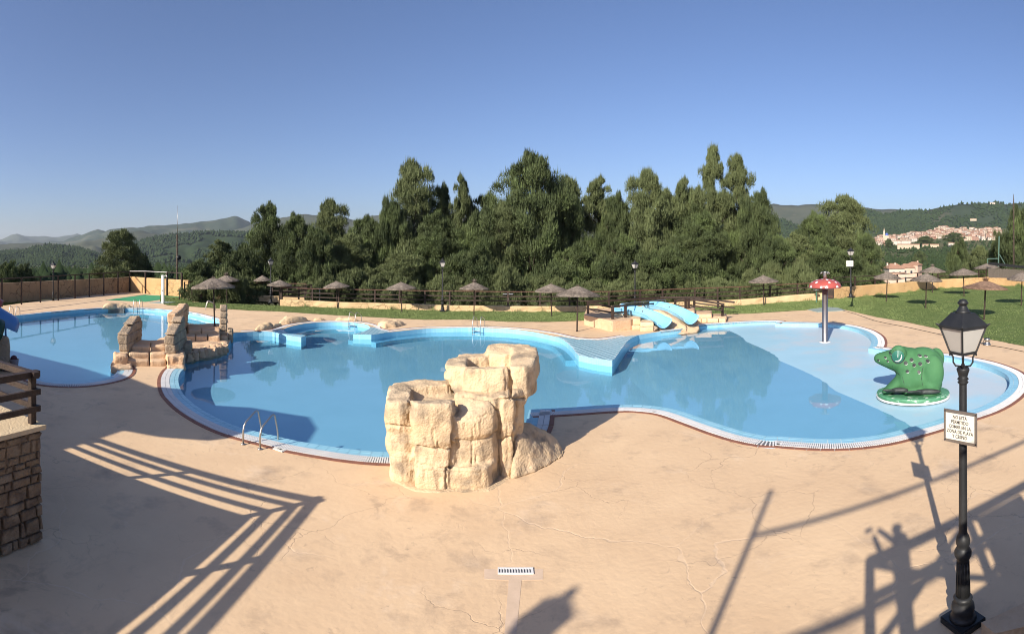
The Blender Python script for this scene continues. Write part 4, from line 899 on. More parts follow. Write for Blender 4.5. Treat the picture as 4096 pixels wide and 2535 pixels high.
def carve(o):
    me = o.data; nv = len(me.vertices); co = np.empty(nv*3); me.vertices.foreach_get('co', co); co = co.reshape(-1,3); no = np.empty(nv*3); me.vertices.foreach_get('normal', no); no = no.reshape(-1,3); V = [Vector(c) for c in co]
    d = np.array([fbm(p, 2.2)*.035 for p in V]); vs = np.array([noise.noise(Vector((p.x*7, p.y*7, p.z*1.3)))+.5*noise.noise(Vector((p.x*15, p.y*15, p.z*2.6))) for p in V]); d -= np.maximum(0, vs-.25)*.05*np.where(np.abs(no[:,2]) < .5, 1, .2)
    w2 = np.array([noise.noise(p*7) for p in V])*14; dd = np.hypot(co[:,0], co[:,1]); X = (np.arctan2(co[:,0], co[:,1])*F+CX-1400)/.46296+w2; Y = (HY+(H-co[:,2])/dd*F-1350)/.46296+w2*.8; vis = (no[:,1] < .25) | (no[:,2] > .5)
    for line, w_, dep in CRK:
        if dep == 0: continue
        m = np.full(nv, 1e9)
        for a, b in zip(line[:-1], line[1:]):
            vx, vy = b[0]-a[0], b[1]-a[1]; t = np.clip(((X-a[0])*vx+(Y-a[1])*vy)/(vx*vx+vy*vy), 0, 1); m = np.minimum(m, np.hypot(X-a[0]-t*vx, Y-a[1]-t*vy))
        k = (m < max(w_,5)*1.7) & vis; d[k] -= dep*1.5*(1-m[k]/(max(w_,5)*1.7))**.6
    me.vertices.foreach_set('co', (co+no*d[:,None]).ravel()); me.update()
lo_ = rocky('lower_basin', low, M_rockf, rf, .027, 14, 0); carve(lo_)
up_ = rocky('upper_basin', upp, M_rockf, rf, .027, 10, 0); carve(up_)
rocky('rock_apron', [[P('R',1395,1225), P('R',1520,1192), P('R',1700,1120), P('R',1838,1030), P('R',1850,985), P('R',1800,930), xd(rx(1560),12.6,-.05), xd(rx(1430),12.2,-.05), xd(rx(1445),11.1,.80), xd(rx(1500),11.5,.72), xd(rx(1440),10.7,.72), xd(rx(1780),11.9,.28)]],
      M_rockf, rf, .04, 4, .035, 3.2, amp2=.05)
rocky('ground_skirt', [[xd(rx(x),d,z) for x, d in ((330,10.25),(560,9.72),(900,9.66),(1230,9.75),(1420,10.35),(1300,11),(450,11)) for z in (-.12,.015)]], M_rockf, rf, .05, 8, .02, 2)
# vertical fissures: thin dark grooves are left between blocks; strata chips on the rough left shoulder
# ---------------------------------------------------------------- footbridge: stone parapets, steps, slabs
bz = lambda y, d: zat(1180+.22104*y, d)
bx = lambda x: 420+.22104*x
bridge = empty('stone_footbridge', (0,0,0), 'stepped imitation stone footbridge with ragged parapets between the two pools', 'footbridge')
def stone(name, pts, m, amp=.03, vox=.05, sm=4): 
    o = rocky(name, [pts], m, bridge, vox, sm, amp, 3.2, amp2=.03, scale2=1.2); return o
def parapet(p0, p1, prof, th, m, z0=.05, course=.36, blen=.5, mirror=1):
    """block wall from p0 to p1; prof = [(t, top height)]"""
    p0, p1 = Vector(p0), Vector(p1); L = (p1-p0).length; t = (p1-p0)/L; t.z = 0; nn = Vector((t.y,-t.x,0)); k = 0; z = z0
    tmax = max(h for _, h in prof)
    while z < tmax-.05:
        hh = min(course*random.uniform(.88,1.1), tmax-z); n = max(1, round(L/blen)); off = .5*(k%2)
        edges = [0]+[min(L,max(0,(i+off)*L/n+random.uniform(-.06,.06))) for i in range(1 if off == 0 else 0, n)]+[L]; edges = sorted(set(edges))
        for a, b in zip(edges[:-1], edges[1:]):
            if b-a < .08: continue
            ta, tb = a/L, b/L; ha, hb = interp(ta, prof), interp(tb, prof); top_a, top_b = min(z+hh, ha), min(z+hh, hb)
            if max(top_a, top_b)-z < .06: continue
            top_a, top_b = max(top_a, z+.05), max(top_b, z+.05); g = -.006; o_ = random.uniform(-.02,.02); pts = []
            for s, tp in ((a+g, top_a), (b-g, top_b)):
                for w_ in (-th/2+o_, th/2+o_):
                    for zz in (z+g, tp-g): pts.append(p0+t*s+nn*w_+Vector((random.uniform(-.02,.02),random.uniform(-.02,.02),zz-p0.z+random.uniform(-.02,.02))))
            stone('stone_block', pts, m, .022, .045, 3)
        z += hh; k += 1
xl0, xl1 = bx(335), bx(610)
parapet(xd(bx(330),21.0,0), xd(bx(585),23.0,0), [(0,1.10),(.12,1.22),(.5,1.55),(.75,1.72),(.9,1.72),(1,1.55)], .42, M_rockg)
parapet(xd(bx(1172),20.9,0), xd(bx(1385),22.9,0), [(0,1.10),(.12,1.22),(.5,1.50),(.75,1.70),(.9,1.72),(1,1.6)], .44, M_rockg)
parapet(xd(bx(1205),25.0,0), xd(bx(1445),28.2,0), [(0,1.50),(.45,1.56),(.6,1.66),(.9,1.72),(1,1.55)], .42, M_rocks)
for i in range(5): z0 = .10+i*.325; stone('stone_block', pbox(bx(2075), bx(2215), 26.7, 27.35, z0, z0+.33, ins=.015), M_rockg, .025, .05, 4)
stone('stone_block', pbox(bx(2090), bx(2225), 26.2, 26.9, -.1, .2), M_rocks); stone('boulder', pbox(bx(2225), bx(2320), 26.6, 27.3, -.2, .5), M_rockg)
def steps_(x0, x1, d, z0, z1, dep, n, m=M_rocks):
    cuts = [x0]+sorted(lerp(x0, x1, (k+1)/n+random.uniform(-.09,.09)) for k in range(n-1))+[x1]
    for a, b in zip(cuts[:-1], cuts[1:]): stone('step_stone', pbox(bx(a), bx(b), d, d+dep, z0, z1, ins=.012), m, .015, .05, 3)
steps_(398, 1110, 20.42, -.08, .225, .75, 2); steps_(430, 1112, 20.85, .1, .44, .7, 2); steps_(478, 1105, 21.25, .2, .64, 1.5, 2)
stone('slab', pbox(bx(478), bx(1150), 22.2, 22.9, .38, .635, ins=.0), M_rocks, .012)
stone('boulder', pbox(bx(160), bx(400), 20.35, 21.3, -.15, .42), M_rocks, .06); stone('boulder', pbox(bx(1112), bx(1440), 20.35, 21.4, -.15, .40), M_rocks, .06)
stone('boulder', pbox(bx(110), bx(480), 19.7, 20.5, -.12, .10), M_rocks, .06); stone('boulder', pbox(bx(1130), bx(1440), 19.9, 20.4, -.12, .09), M_rocks, .06)
stone('boulder', pbox(bx(1400), bx(1570), 22.2, 23.4, -.3, .55), M_rockg, .06)
steps_(1440, 2085, 25.4, -.05, .38, 1.0, 3); steps_(1500, 2082, 26.1, .1, .575, 1.2, 2); stone('slab', pbox(bx(1490), bx(2075), 27.0, 28.5, .3, .56, ins=0), M_rocks, .012)
rocky('landing', [[xd(bx(x),d,z) for x, d in ((1470,22.2),(1560,23.0),(1850,23.6),(2225,24.4),(2225,26.0),(1440,26.0)) for z in (-.35,.12)]], M_rocks, bridge, .07, 3, .03, 2.4, amp2=.05)
# edge boulders hanging over the main pool wall beneath the landing
for i in range(7):
    a = 1480+i*105; stone('boulder', pbox(bx(a), bx(a+118), 22.1+i*.33, 23.0+i*.33, -.22, .16), M_rocks, .07)
# ---------------------------------------------------------------- loose rocks
def rock(label, c, pts, zt, m=M_rock, cat='rock', amp=.05, top=.55):
    base = [P(c, x, y, 0) for x, y in pts]; cen = sum(base, Vector())/len(base); zt *= .68; q = [p-Vector((0,0,.06)) for p in base]+[cen+(p-cen)*top+Vector((0,0,zt)) for p in base]+[cen+(p-cen)*.85+Vector((0,0,zt*.55)) for p in base]
    return tag(rocky('rock', [q], m, None, .06, 5, amp, 2.0, amp2=.06), label, cat)
rock('low rounded rock at the left rim of the round bay', 'J', [(95,600),(250,592),(430,560),(440,510),(300,500),(140,545)], .38)
rock('small flat rock between the two bigger ones left of the round bay', 'J', [(420,560),(560,520),(640,495),(560,480),(430,500)], .22)
rock('long pale rock behind the left rim of the round bay', 'J', [(550,470),(700,470),(900,452),(1120,425),(1130,395),(850,385),(620,420)], .50, amp=.07)
rock('flat rock behind the round bay', 'J', [(1230,412),(1380,410),(1490,400),(1440,385),(1250,390)], .22)
rock('low rock just behind the ladder of the round bay', 'J', [(1650,405),(1900,410),(2120,412),(2050,385),(1700,380)], .30)
rock('wide low rock at the right rim of the round bay', 'C', [(10,985),(90,1012),(200,1003),(300,975),(180,950),(60,955)], .42, amp=.07)
rock('pale flat rock over the inlet grating of the left pool', 'Z', [(-60,240),(120,235),(330,228),(480,225),(430,190),(150,190),(-40,205)], .45, M_rock, amp=.06)
rock('flat dark rock at the kerb under the left fence', 'B', [(265,462),(480,458),(505,430),(280,440)], .45, M_rockg)
# ---------------------------------------------------------------- inlet grating, drain, small fittings
gr = empty('inlet_grating', (0,0,0), 'dark barred inlet grating in the far wall of the left pool', 'grating'); ga, gb = P('Z',30,228)+Vector((0,-.12,0)), P('Z',365,230)+Vector((0,-.12,0))
MB().beam(ga-Vector((0,-.1,.3)), gb-Vector((0,-.1,.3)), .06, .5).build('opening', M_gutter, gr)
for k in range(24): q = ga.lerp(gb, (k+.5)/24); MB().box((q.x,q.y-.02,-.28),(.03,.03,.5)).build('bar', M_steel, gr)
for z in (-.03,-.5): MB().beam(ga+Vector((0,-.03,z)), gb+Vector((0,-.03,z)), .04, .04).build('frame', M_steel, gr)
dr = empty('floor_drain', (0,0,0), 'rectangular metal drain grating in the concrete in the foreground', 'drain')
da, db, dc, dd = at_z(1991,2273), at_z(2132,2273), at_z(2133,2297), at_z(1991,2298)
MB().prism([dd,dc,db,da], .001, .005).build('pit', M_gutter, dr); u = (db-da); v_ = (dd-da)
mb = MB()
for s0, s1, t0, t1 in ((0,1,0,.16),(0,1,.84,1),(0,.03,.16,.84),(.97,1,.16,.84)): mb.prism([da+u*s0+v_*t0, da+u*s1+v_*t0, da+u*s1+v_*t1, da+u*s0+v_*t1][::-1], .005, .018)
mb.build('frame', M_white, dr)
for k in range(12): s0 = .03+.94*(k+.56)/12; s1 = .03+.94*(k+1.0)/12; MB().prism([da+u*s0+v_*.16, da+u*s1+v_*.16, da+u*s1+v_*.84, da+u*s0+v_*.84][::-1], .005, .017).build('bar', M_white, dr)
patch = MB().prism([at_z(*px('M',-110,655)), at_z(*px('M',300,655)), at_z(*px('M',300,730)), at_z(*px('M',150,735)), at_z(*px('M',115,1108)), at_z(*px('M',30,1108)), at_z(*px('M',60,735)), at_z(*px('M',-110,725))][::-1], -.01, .003).build('concrete_patch', mat('fresh_concrete', (.66,.49,.35), (.58,.43,.3), scale=4, rough=.85)); tag(patch, 'smooth paler concrete strip round the floor drain', 'concrete patch')
tm = sign('small white depth tile marked in metres beside the near ladder', P('P',1265,970,.016), .3, .16, ['1 M'], .10, .3, fr_=M_white); tm.rotation_euler = (-pi/2, 0, -.28)
def bollard(loc, label, h=.75, top=.2, m=M_iron):
    r = empty('garden_light', loc, label, 'garden light'); MB().lathe([(.07,0),(.05,.05),(.045,h-.1),(.06,h-.05)],n=10).build('pole', m, r, True); MB().lathe([(.06,h-.06),(top,h),(top,h+.03),(.02,h+.06)],n=14).build('head', M_steel, r, True)
bollard(at_z(*px('A',1752,485)), 'small funnel shaped garden light in front of the sunlit wall', .85, .2)
bollard(on_lawn(*px('E',405,1005)), 'green bollard with a pale cap behind the mushroom', 1.0, .24, mat('green_paint', (.07,.16,.10), rough=.5))
shw = empty('shower', P('A',1592,520), 'white shower column on a concrete slab behind the left pool', 'shower'); MB().box((0,0,1.22),(.22,.16,2.44)).build('column', M_white, shw); MB().tube([(0.05,0,2.3),(.3,0,2.42),(.42,0,2.38)],.025,8).build('arm', M_steel, shw); MB().lathe([(.03,0),(.09,-.06),(.09,-.08)],(.42,0,2.38),10).build('shower_head', M_steel, shw); MB().box((-.0,-.1,1.1),(.08,.05,.14)).build('tap', M_steel, shw)
sp = on_lawn(*px('C',1300,806)); sb = empty('outdoor_shower', tuple(sp), 'thin grey post with a T shaped head standing at the kerb wall', 'shower'); hT = (806-676)*.40933/F*math.hypot(sp.x,sp.y)
MB().tube([(0,0,0),(0,0,hT)],.05,8).build('post', M_steel, sb); MB().tube([(-.40,0,hT),(.40,0,hT)],.05,8).build('crossbar', M_steel, sb); MB().box((0,-.07,hT*.62),(.14,.08,.2)).build('tap', M_white, sb)
sp2 = on_lawn(*px('B',1415,492)); sb2 = empty('outdoor_shower', tuple(sp2), 'grey post with a short crossbar behind the ramp fence', 'shower'); hT = (492-378)*.40933/F*math.hypot(sp2.x,sp2.y)
MB().tube([(0,0,0),(0,0,hT)],.05,8).build('post', M_steel, sb2); MB().tube([(-.38,0,hT),(.2,0,hT)],.05,8).build('crossbar', M_steel, sb2)
spk = empty('sprinkler', P('E',2080,1420), 'small metal spotlight lying at the lawn edge with a cable', 'spotlight'); MB().lathe([(.2,0),(.2,.03),(.12,.06),(.1,.2),(.15,.24),(.15,.3),(.02,.32)],n=12).build('body', M_steel, spk, True); MB().tube([(-.22,0,.02),(-.3,0,.2),(-.1,0,.34),(.12,0,.34),(.24,0,.2),(.2,0,.02)],.015,6).build('handle', M_iron, spk)
cab = MB().tube([p+Vector((0,0,.015)) for p in spline([P('E',2060,1420), P('E',1900,1370), P('E',1660,1328), P('E',1300,1250), P('E',1000,1190), P('E',760,1110), P('E',620,1075), P('E',560,1048)], 1.0)], .014, 5).build('cable', M_iron); tag(cab, 'thin dark cable lying along the lawn edge behind the paddling pool', 'cable')
cab2 = MB().tube([p+Vector((0,0,.015)) for p in spline([P('E',2080,1425), P('E',2250,1450), P('E',2443,1490), (30,14,0)], 1.0)], .014, 5).build('cable', M_iron); tag(cab2, 'thin dark cable running from the spotlight to the right edge', 'cable')
# ---------------------------------------------------------------- slides, their stone platform, rails
plat = empty('slide_platform', (0,0,0), 'ochre block built platform with steps carrying the two blue slides', 'platform')
yx = lambda x: 2300+.2456*x
ZP = .60
A_, B_, C_ = P('Y',612,545,ZP), P('Y',148,445,ZP), P('Y',905,520,ZP)
def wallblocks(a, b, z0, z1, courses, bl, th=.35, m=M_rocks):
    L = (b-a).length; t = (b-a)/L; t.z = 0; nn = Vector((t.y,-t.x,0)); H_ = (z1-z0)/courses
    for c in range(courses):
        n = max(1, round(L/bl)); cuts = [0]+[L*(k+(.5 if c%2 else 0)+random.uniform(-.1,.1))/n for k in range(1, n)]+[L]
        for s0, s1 in zip(cuts[:-1], cuts[1:]):
            q = [a+t*(s0 if i else s1)+nn*w_+Vector((0,0,z-a.z)) for i in (0,1) for w_ in (0,-th) for z in (z0+c*H_, z0+(c+1)*H_-.008)]; cc = sum(q, Vector())/8; q = [p+(cc-p)*.012 for p in q]
            o = rocky('wall_block', [q], m, plat, .055, 1, .008, 3)
wallblocks(B_, A_, -.05, ZP-.03, 2, 1.3, m=M_rock); wallblocks(A_, C_, -.05, ZP-.03, 2, 1.1, m=M_rock)
topp = [B_, A_, C_, P('Y',1120,470,ZP), xd(yx(1900), 33.6, ZP), xd(yx(1960), 36.0, ZP), xd(yx(1000), 36.3, ZP), xd(yx(190), 35.6, ZP)]
MB().prism(topp, -.05, ZP).build('top_slab', M_rocks, plat)
# right hand steps
for x0, x1, zt, d0, d1 in ((1900,2230,.50,33.3,35.6),(2200,2470,.28,33.5,35.4)):
    rocky('step_block', [pbox(yx(x0), yx(x1), d0, d1, -.05, zt)], M_rocks, plat, .07, 2, .012, 2)
for i, (x0, x1) in enumerate(((1900,2060),(2060,2150),(2150,2340),(2340,2460))): rocky('wall_block', [pbox(yx(x0), yx(x1), 33.0, 33.4, -.05, .27, ins=.01)], M_rock, plat, .06, 2, .01, 2)
for x0, x1, d in ((920,1070,30.6),(1060,1280,30.0)):
    rocky('boulder', [pbox(yx(x0), yx(x1), d-.5, d+.7, .22, .62 if x0 < 1000 else .48)], M_rock, plat, .06, 3, .03, 2.5); rocky('boulder', [pbox(yx(x0), yx(x1), d-.75, d+.6, -.05, .25)], M_rocks, plat, .06, 3, .03, 2.5)
rocky('boulder', [[P('Y',1240,745,-.1), P('Y',1360,712,-.1), P('Y',1370,640,-.1), P('Y',1250,640,0), P('Y',1250,600,.3), P('Y',1350,660,.22)]], M_rockg, plat, .05, 3, .04, 2.5)
rocky('rock_mound', [[xd(yx(1190),31.3,0), xd(yx(1400),30.6,-.15), xd(yx(1660),30.1,-.15), xd(yx(1830),30.3,-.15), xd(yx(1250),32.2,.9), xd(yx(1420),31.6,.92), xd(yx(1560),31.0,.66), xd(yx(1790),30.6,.16), xd(yx(1500),33,.7), xd(yx(1900),32.4,.1)]], M_rocks, plat, .07, 4, .05, 1.8, amp2=.06)
rocky('rock_mound', [[xd(yx(1500),30.0,-.3), xd(yx(1650),29.9,-.3), xd(yx(1980),30.6,-.3), xd(yx(2040),31.4,-.3), xd(yx(1500),31,.1), xd(yx(2000),31.6,.12), xd(yx(2030),30.9,.0)]], M_rocks, plat, .07, 3, .03, 2)
rocky('rock_mound', [[xd(yx(x), d, z) for x in (1050,1950) for d in (33.0,35.8) for z in (.3,.74)]], M_rocks, plat, .1, 3, .04, 1.5)
def chute(label, pts, wds):
    r = empty('water_slide', (0,0,0), label, 'water slide'); c = spline([Vector(p) for p in pts], .18); n = 13; L = len(c); Vo = []; 
    def section(i, rad_off):
        p = c[i]; t = (c[min(i+1,L-1)]-c[max(i-1,0)]).normalized(); side = t.cross(Vector((0,0,1))).normalized(); up = side.cross(t).normalized(); f = i/(L-1); w_ = np.interp(f, [0,.5,.85,1], wds)/2
        lip = max(0, (f-.8)/.2)
        out = []
        for k in range(n):
            a = pi*(k/(n-1)); x = -cos(a)*(w_+rad_off); z = -sin(a)*(.36+rad_off)*(1-.15*lip)+.36
            hi = .16 if x < 0 else 0.0
            out.append(p+side*x+up*(z+ (hi*abs(cos(a)) if x < 0 else 0)))
        return out
    V = []
    for i in range(L): V += section(i, 0)
    for i in range(L): V += section(i, .035)
    Fc = []
    for i in range(L-1):
        for k in range(n-1): a = i*n+k; Fc += [(a, a+1, a+n+1, a+n), (L*n+a, L*n+a+n, L*n+a+n+1, L*n+a+1)]
    for i in range(L-1):
        for k in (0, n-1): a = i*n+k; Fc.append((a, a+n, L*n+a+n, L*n+a))
    for k in range(n-1):
        for a in (k, (L-1)*n+k): Fc.append((a, a+1, L*n+a+1, L*n+a))
    raw('chute', V, Fc, M_slide, r, smooth=True)
    for s in (0, n-1): MB().tube([ (V[i*n+s]+V[(L+i)*n+s])/2 for i in range(L)], .035, 8).build('rim', M_slide, r, True)
    MB().tube([(V[(L-1)*n+k]+V[(2*L-1)*n+k])/2 for k in range(n)], .035, 8).build('lip', M_slide, r, True)
    i = int(L*.42); q = V[i*n+2]; MB().tube([q+Vector((.0,.03,0)), q+Vector((0,-.03,.0))], .055, 10).build('water_inlet', M_gutter, r)
    return r
def sy(x, y, d): return at_d(yx(x), 1150+.2456*y, d)
chute('left one of two pale blue slides, emptying into the pool beside the tiled ledge', [sy(690,418,32.4), sy(860,440,31.9), sy(1080,490,31.3), sy(1260,560,30.8), sy(1370,625,30.2), sy(1455,668,29.6)], [.62,.72,.80,.86])
chute('right one of two pale blue slides, beyond the sandy rock mound', [sy(1160,372,34.4), sy(1330,375,33.6), sy(1530,425,32.7), sy(1710,500,31.9), sy(1810,560,31.3), sy(1895,605,30.6)], [.62,.72,.80,.86])
rail = empty('slide_railing', (0,0,0), 'dark wooden railing round the top platform of the slides', 'railing')
def yrail(posts, tops, mids=(), diag=(), parent=rail, pw=.13):
    for x, yb, yt, z in posts:
        p = P('Y', x, yb, z); d = math.hypot(p.x,p.y); h = (yb-yt)*.2456/F*d; MB().box((p.x,p.y,z+h/2),(pw,pw,h),rz=.2).build('post', M_wood, parent)
    for lst, w_ in ((tops,.12),(mids,.09)):
        for (x0,y0,d0,x1,y1,d1) in lst: MB().beam(at_d(yx(x0),1150+.2456*y0,d0), at_d(yx(x1),1150+.2456*y1,d1), w_*.6, w_).build('rail', M_wood, parent)
yrail([(212,425,230,ZP),(612,515,300,ZP),(822,490,300,ZP),(1350,330,165,ZP),(1632,365,190,ZP),(1802,380,175,ZP),(1850,380,175,ZP)],
      [(230,235,34.6,1390,155,38.2),(200,240,34.6,610,320,30.2),(610,312,30.2,840,290,31.0),(840,290,31.0,1370,258,35),(1390,155,38,1960,155,38),(1632,205,36.4,1850,190,36)],
      [(230,345,34.6,600,405,30.3),(610,412,30.2,830,395,31.2),(640,300,31,1360,268,36)])
rail2 = empty('stair_railing', (0,0,0), 'dark wooden handrails going down the slide steps to the right', 'railing')
yrail([(2402,465,265,.28),(2330,330,200,.3),(1942,325,170,.5)], [(1865,185,34.6,2430,272,33.6),(1950,170,37.2,2600,240,36.4)], [(1865,285,34.6,2400,370,33.7),(1950,250,37.2,2600,330,36.4)], parent=rail2)
hr = empty('steel_handrail', (0,0,0), 'thin steel handrail over the entry of the slides', 'handrail')
MB().tube([sy(733,395,32.0), sy(733,270,32.0), sy(760,258,32), sy(1118,230,33.2), sy(1470,196,34.2), sy(1480,215,34.2), sy(1482,345,34.2)], .028, 8).build('tube', M_steel, hr, True)
for a, b in (((1118,230,33.2),(1118,405,33)),((1118,280,33.2),(1215,410,32.6)),((1482,240,34.2),(1565,350,33.6)),((733,360,32),(785,470,31.6))): MB().tube([sy(*a), sy(*b)], .026, 8).build('strut', M_steel, hr, True)
# ---------------------------------------------------------------- mushroom fountain
mp_ = at_z(3300, 1369, -.22); mu = empty('mushroom_fountain', mp_, 'red mushroom shaped water fountain with white dots on a steel column in the paddling pool', 'mushroom fountain'); dm = math.hypot(mp_.x, mp_.y); s_ = dm/F
zb, zc, zt = (1369-1151)*s_, (1369-1113)*s_, (1369-1088)*s_
MB().lathe([(.17,0),(.165,.02),(.15,.03),(.148,zb+.15)], n=20).build('column', M_steel, mu, True); MB().lathe([(.30,0),(.30,.03),(.2,.04)], n=20).build('base_plate', M_white, mu, True)
R0 = 66*s_; red = mat('red_fibreglass', (.40,.085,.07), (.35,.075,.06), scale=3, rough=.35, spec=.4)
prof = [(R0*.2,zb+.05),(R0*.75,zb+.02),(R0*.96,zb),(R0,zb+.04),(R0*.985,zb+.12),(R0*.93,zb+.21),(R0*.82,zb+.30),(R0*.66,zb+.38),(R0*.45,zb+.435),(R0*.2,zb+.46),(.05,zb+.465)]
cap = MB().lathe(prof, n=32).build('cap', red, mu, True)
bv = BVHTree.FromPolygons([v.co for v in cap.data.vertices], [tuple(p.vertices) for p in cap.data.polygons]); gold = 0
dots = []
for ring, zf, n, r in ((.98,.06,11,.08),(.86,.24,9,.07),(.62,.37,6,.065),(.34,.44,4,.055)):
    for k in range(n):
        a = 2*pi*(k+random.uniform(-.25,.25))/n+ring*5; c = Vector((cos(a)*R0*ring*1.3, sin(a)*R0*ring*1.3, zb+zf*1.9+.0)); hit = bv.ray_cast(c, (Vector((0,0,zb-.05))-c).normalized())
        if hit[0] is None: continue
        nn = hit[1]; t1 = nn.orthogonal().normalized(); t2 = nn.cross(t1); rr = r*random.uniform(.8,1.2); pts = []
        for i in range(12):
            q = hit[0]+(t1*cos(2*pi*i/12)+t2*sin(2*pi*i/12))*rr; h2 = bv.find_nearest(q); pts.append(h2[0]+h2[1]*.004)
        raw('dot', pts+[hit[0]+nn*.006], [(i,(i+1)%12,12) for i in range(12)], M_white, mu)
MB().lathe([(.1,zb+.4),(.085,zt+.0),(.09,zt+.03),(.03,zt+.04)], n=14).build('top_pipe', M_steel, mu, True)
for k in range(8): a = 2*pi*k/8; MB().tube([(cos(a)*q, sin(a)*q, zt+z) for q, z in ((.05,-.04),(.16,.0),(.22,-.03),(.25,-.10))], .018, 6).build('nozzle', M_steel, mu, True)
# ---------------------------------------------------------------- frog
fz0 = -.12; fc = P('R_', 1285, 768, fz0); fd = math.hypot(fc.x, fc.y); frog = empty('frog_slide', fc, 'big green fibreglass frog slide with black spots on a round lily pad base', 'frog slide', rz=-ang(px('R_',1285,0)[0])+.0)
S_ = .42987*fd/F
def fl(x, y, dy=0): return Vector(((x-1285)*S_*(fd+dy)/fd, dy, zat(1250+.42987*y, fd+dy)-fz0))
M_frog = mat('frog_green', (.05,.155,.065), (.068,.185,.08), scale=1.2, rough=.75, bump=.08, bscale=12, c3=(.09,.21,.12), s3=1.6, spec=.15)
M_black = mat('black_paint', (.022,.024,.024), (.05,.06,.055), scale=5, rough=.5)
def el(x, y, dy, rx_, ry_, rz_, tilt=0, yaw=0): return ellipsoid(fl(x,y,dy), (rx_*S_, ry_, rz_*S_), Matrix.Rotation(yaw,3,'Z') @ Matrix.Rotation(tilt,3,'Y'), 14, 10)
hulls = [el(1390,470,.05,185,.50,150,.25), el(1350,600,.0,175,.52,150), el(1240,500,0,130,.50,140,.2), el(1470,560,-.28,105,.30,165), el(1500,430,.35,80,.25,105), el(1470,560,.4,105,.25,165), el(1440,660,0,120,.6,90),
         el(1140,440,0,112,.46,108) + el(988,428,.0,72,.26,54),  el(1148,380,-.30,78,.22,78), el(1200,545,0,80,.4,110), el(1150,395,0,90,.35,80)+el(1185,345,.1,44,.22,34)+el(1270,400,.1,70,.35,60), el(1260,385,.1,60,.35,60)+el(1500,450,.1,60,.35,60), el(1245,640,-.36,95,.20,110), el(1245,640,.4,95,.20,110),
         el(1185,610,-.1,50,.34,60)+el(1050,735,-.2,60,.30,20), el(1100,735,.4,80,.2,22), el(1370,745,-.45,190,.16,28), el(1420,730,0,130,.6,35)]
fb = rocky('body', hulls, M_frog, frog, .032, 14, .004, 2)
fbv = BVHTree.FromPolygons([v.co for v in fb.data.vertices], [tuple(p.vertices) for p in fb.data.polygons])
def decal(name, x, y, rr, m, asp=1.0, rotd=0, off=.006, from_y=-3, x2=None, bulge=0):
    """painted patch lying on the frog's near side"""
    c = fl(x, y, 0); n = 14; pts = []; cen = None
    for i in range(n+1):
        a = 2*pi*i/n; dx, dz = (cos(a)*rr, sin(a)*rr*asp) if i < n else (0, 0); dx, dz = dx*cos(rotd)-dz*sin(rotd), dx*sin(rotd)+dz*cos(rotd)
        h = fbv.ray_cast(Vector((c.x+dx, from_y, c.z+dz)), Vector((0,1,0)))
        if h[0] is None: return
        pts.append(h[0]+h[1]*(off+(bulge if i == n else 0)))
    raw(name, pts, [(i,(i+1)%n,n) for i in range(n)], m, frog)
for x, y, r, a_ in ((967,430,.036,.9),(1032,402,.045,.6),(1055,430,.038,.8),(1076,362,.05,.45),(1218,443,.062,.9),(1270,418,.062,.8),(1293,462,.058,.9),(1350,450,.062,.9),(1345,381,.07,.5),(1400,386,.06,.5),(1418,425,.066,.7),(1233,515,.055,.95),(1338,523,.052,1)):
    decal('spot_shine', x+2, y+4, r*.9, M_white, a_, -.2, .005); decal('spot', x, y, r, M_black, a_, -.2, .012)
decal('eye_ring', 1149, 384, .22, M_black, 1.05, 0, .007); decal('eye', 1149, 383, .185, mat('eye_green', (.035,.15,.11), rough=.35), 1.05, 0, .014, bulge=.03)
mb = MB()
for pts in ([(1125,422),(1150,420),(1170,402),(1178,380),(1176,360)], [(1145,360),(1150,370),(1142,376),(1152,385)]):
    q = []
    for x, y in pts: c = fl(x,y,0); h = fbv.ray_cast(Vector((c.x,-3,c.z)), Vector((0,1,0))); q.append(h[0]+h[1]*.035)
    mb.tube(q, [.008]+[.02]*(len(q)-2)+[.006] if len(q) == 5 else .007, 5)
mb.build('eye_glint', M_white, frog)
for pts in ([(1095,470),(1105,510),(1130,540),(1165,556)], [(1190,565),(1196,600),(1207,628)], [(1370,640),(1362,580),(1368,500),(1400,440)]):
    q = []
    for x, y in pts:
        c = fl(x,y,0); h = fbv.ray_cast(Vector((c.x,-3,c.z)), Vector((0,1,0)))
        if h[0]: q.append(h[0]+h[1]*.001)
    if len(q) > 2: MB().tube(q, [.006]+[.010]*(len(q)-2)+[.004], 5).build('crease_line', M_black, frog)
for cx_, y0, w_, n in ((1140,722,110,4),(1400,735,165,4)):      # black webbed feet
    o = rocky('foot', [el(cx_+20,y0,-.60,w_*.75,.10,24)]+[el(cx_-w_*.55-10*k,y0+18-6*k,-.62-.07*k,w_*.5,.035,10,0,-.25+.16*k) for k in range(n)], M_black, frog, .022, 2, 0)
pad = MB(); R1 = 335*S_; n = 40; pv = []
for z, q in ((-.04,1.0),(.04,1.02),(.10,.99),(.115,.9)):
    pv.append([Vector((cos(2*pi*k/n)*R1*q*(1+.02*sin(5*2*pi*k/n)), .05+sin(2*pi*k/n)*R1*q*.80*(1+.02*sin(3*2*pi*k/n)), z)) for k in range(n)])
V = sum(pv, []); Fc = [(i*n+k, i*n+(k+1)%n, (i+1)*n+(k+1)%n, (i+1)*n+k) for i in range(3) for k in range(n)]+[tuple(3*n+k for k in range(n))]
raw('lily_pad', V, Fc, mat('lily_pad_paint', (.05,.19,.09), (.10,.28,.16), scale=5, rough=.5, c3=(.50,.60,.52), s3=4, t3=(.56,.66), streak=(1,1,3)), frog)
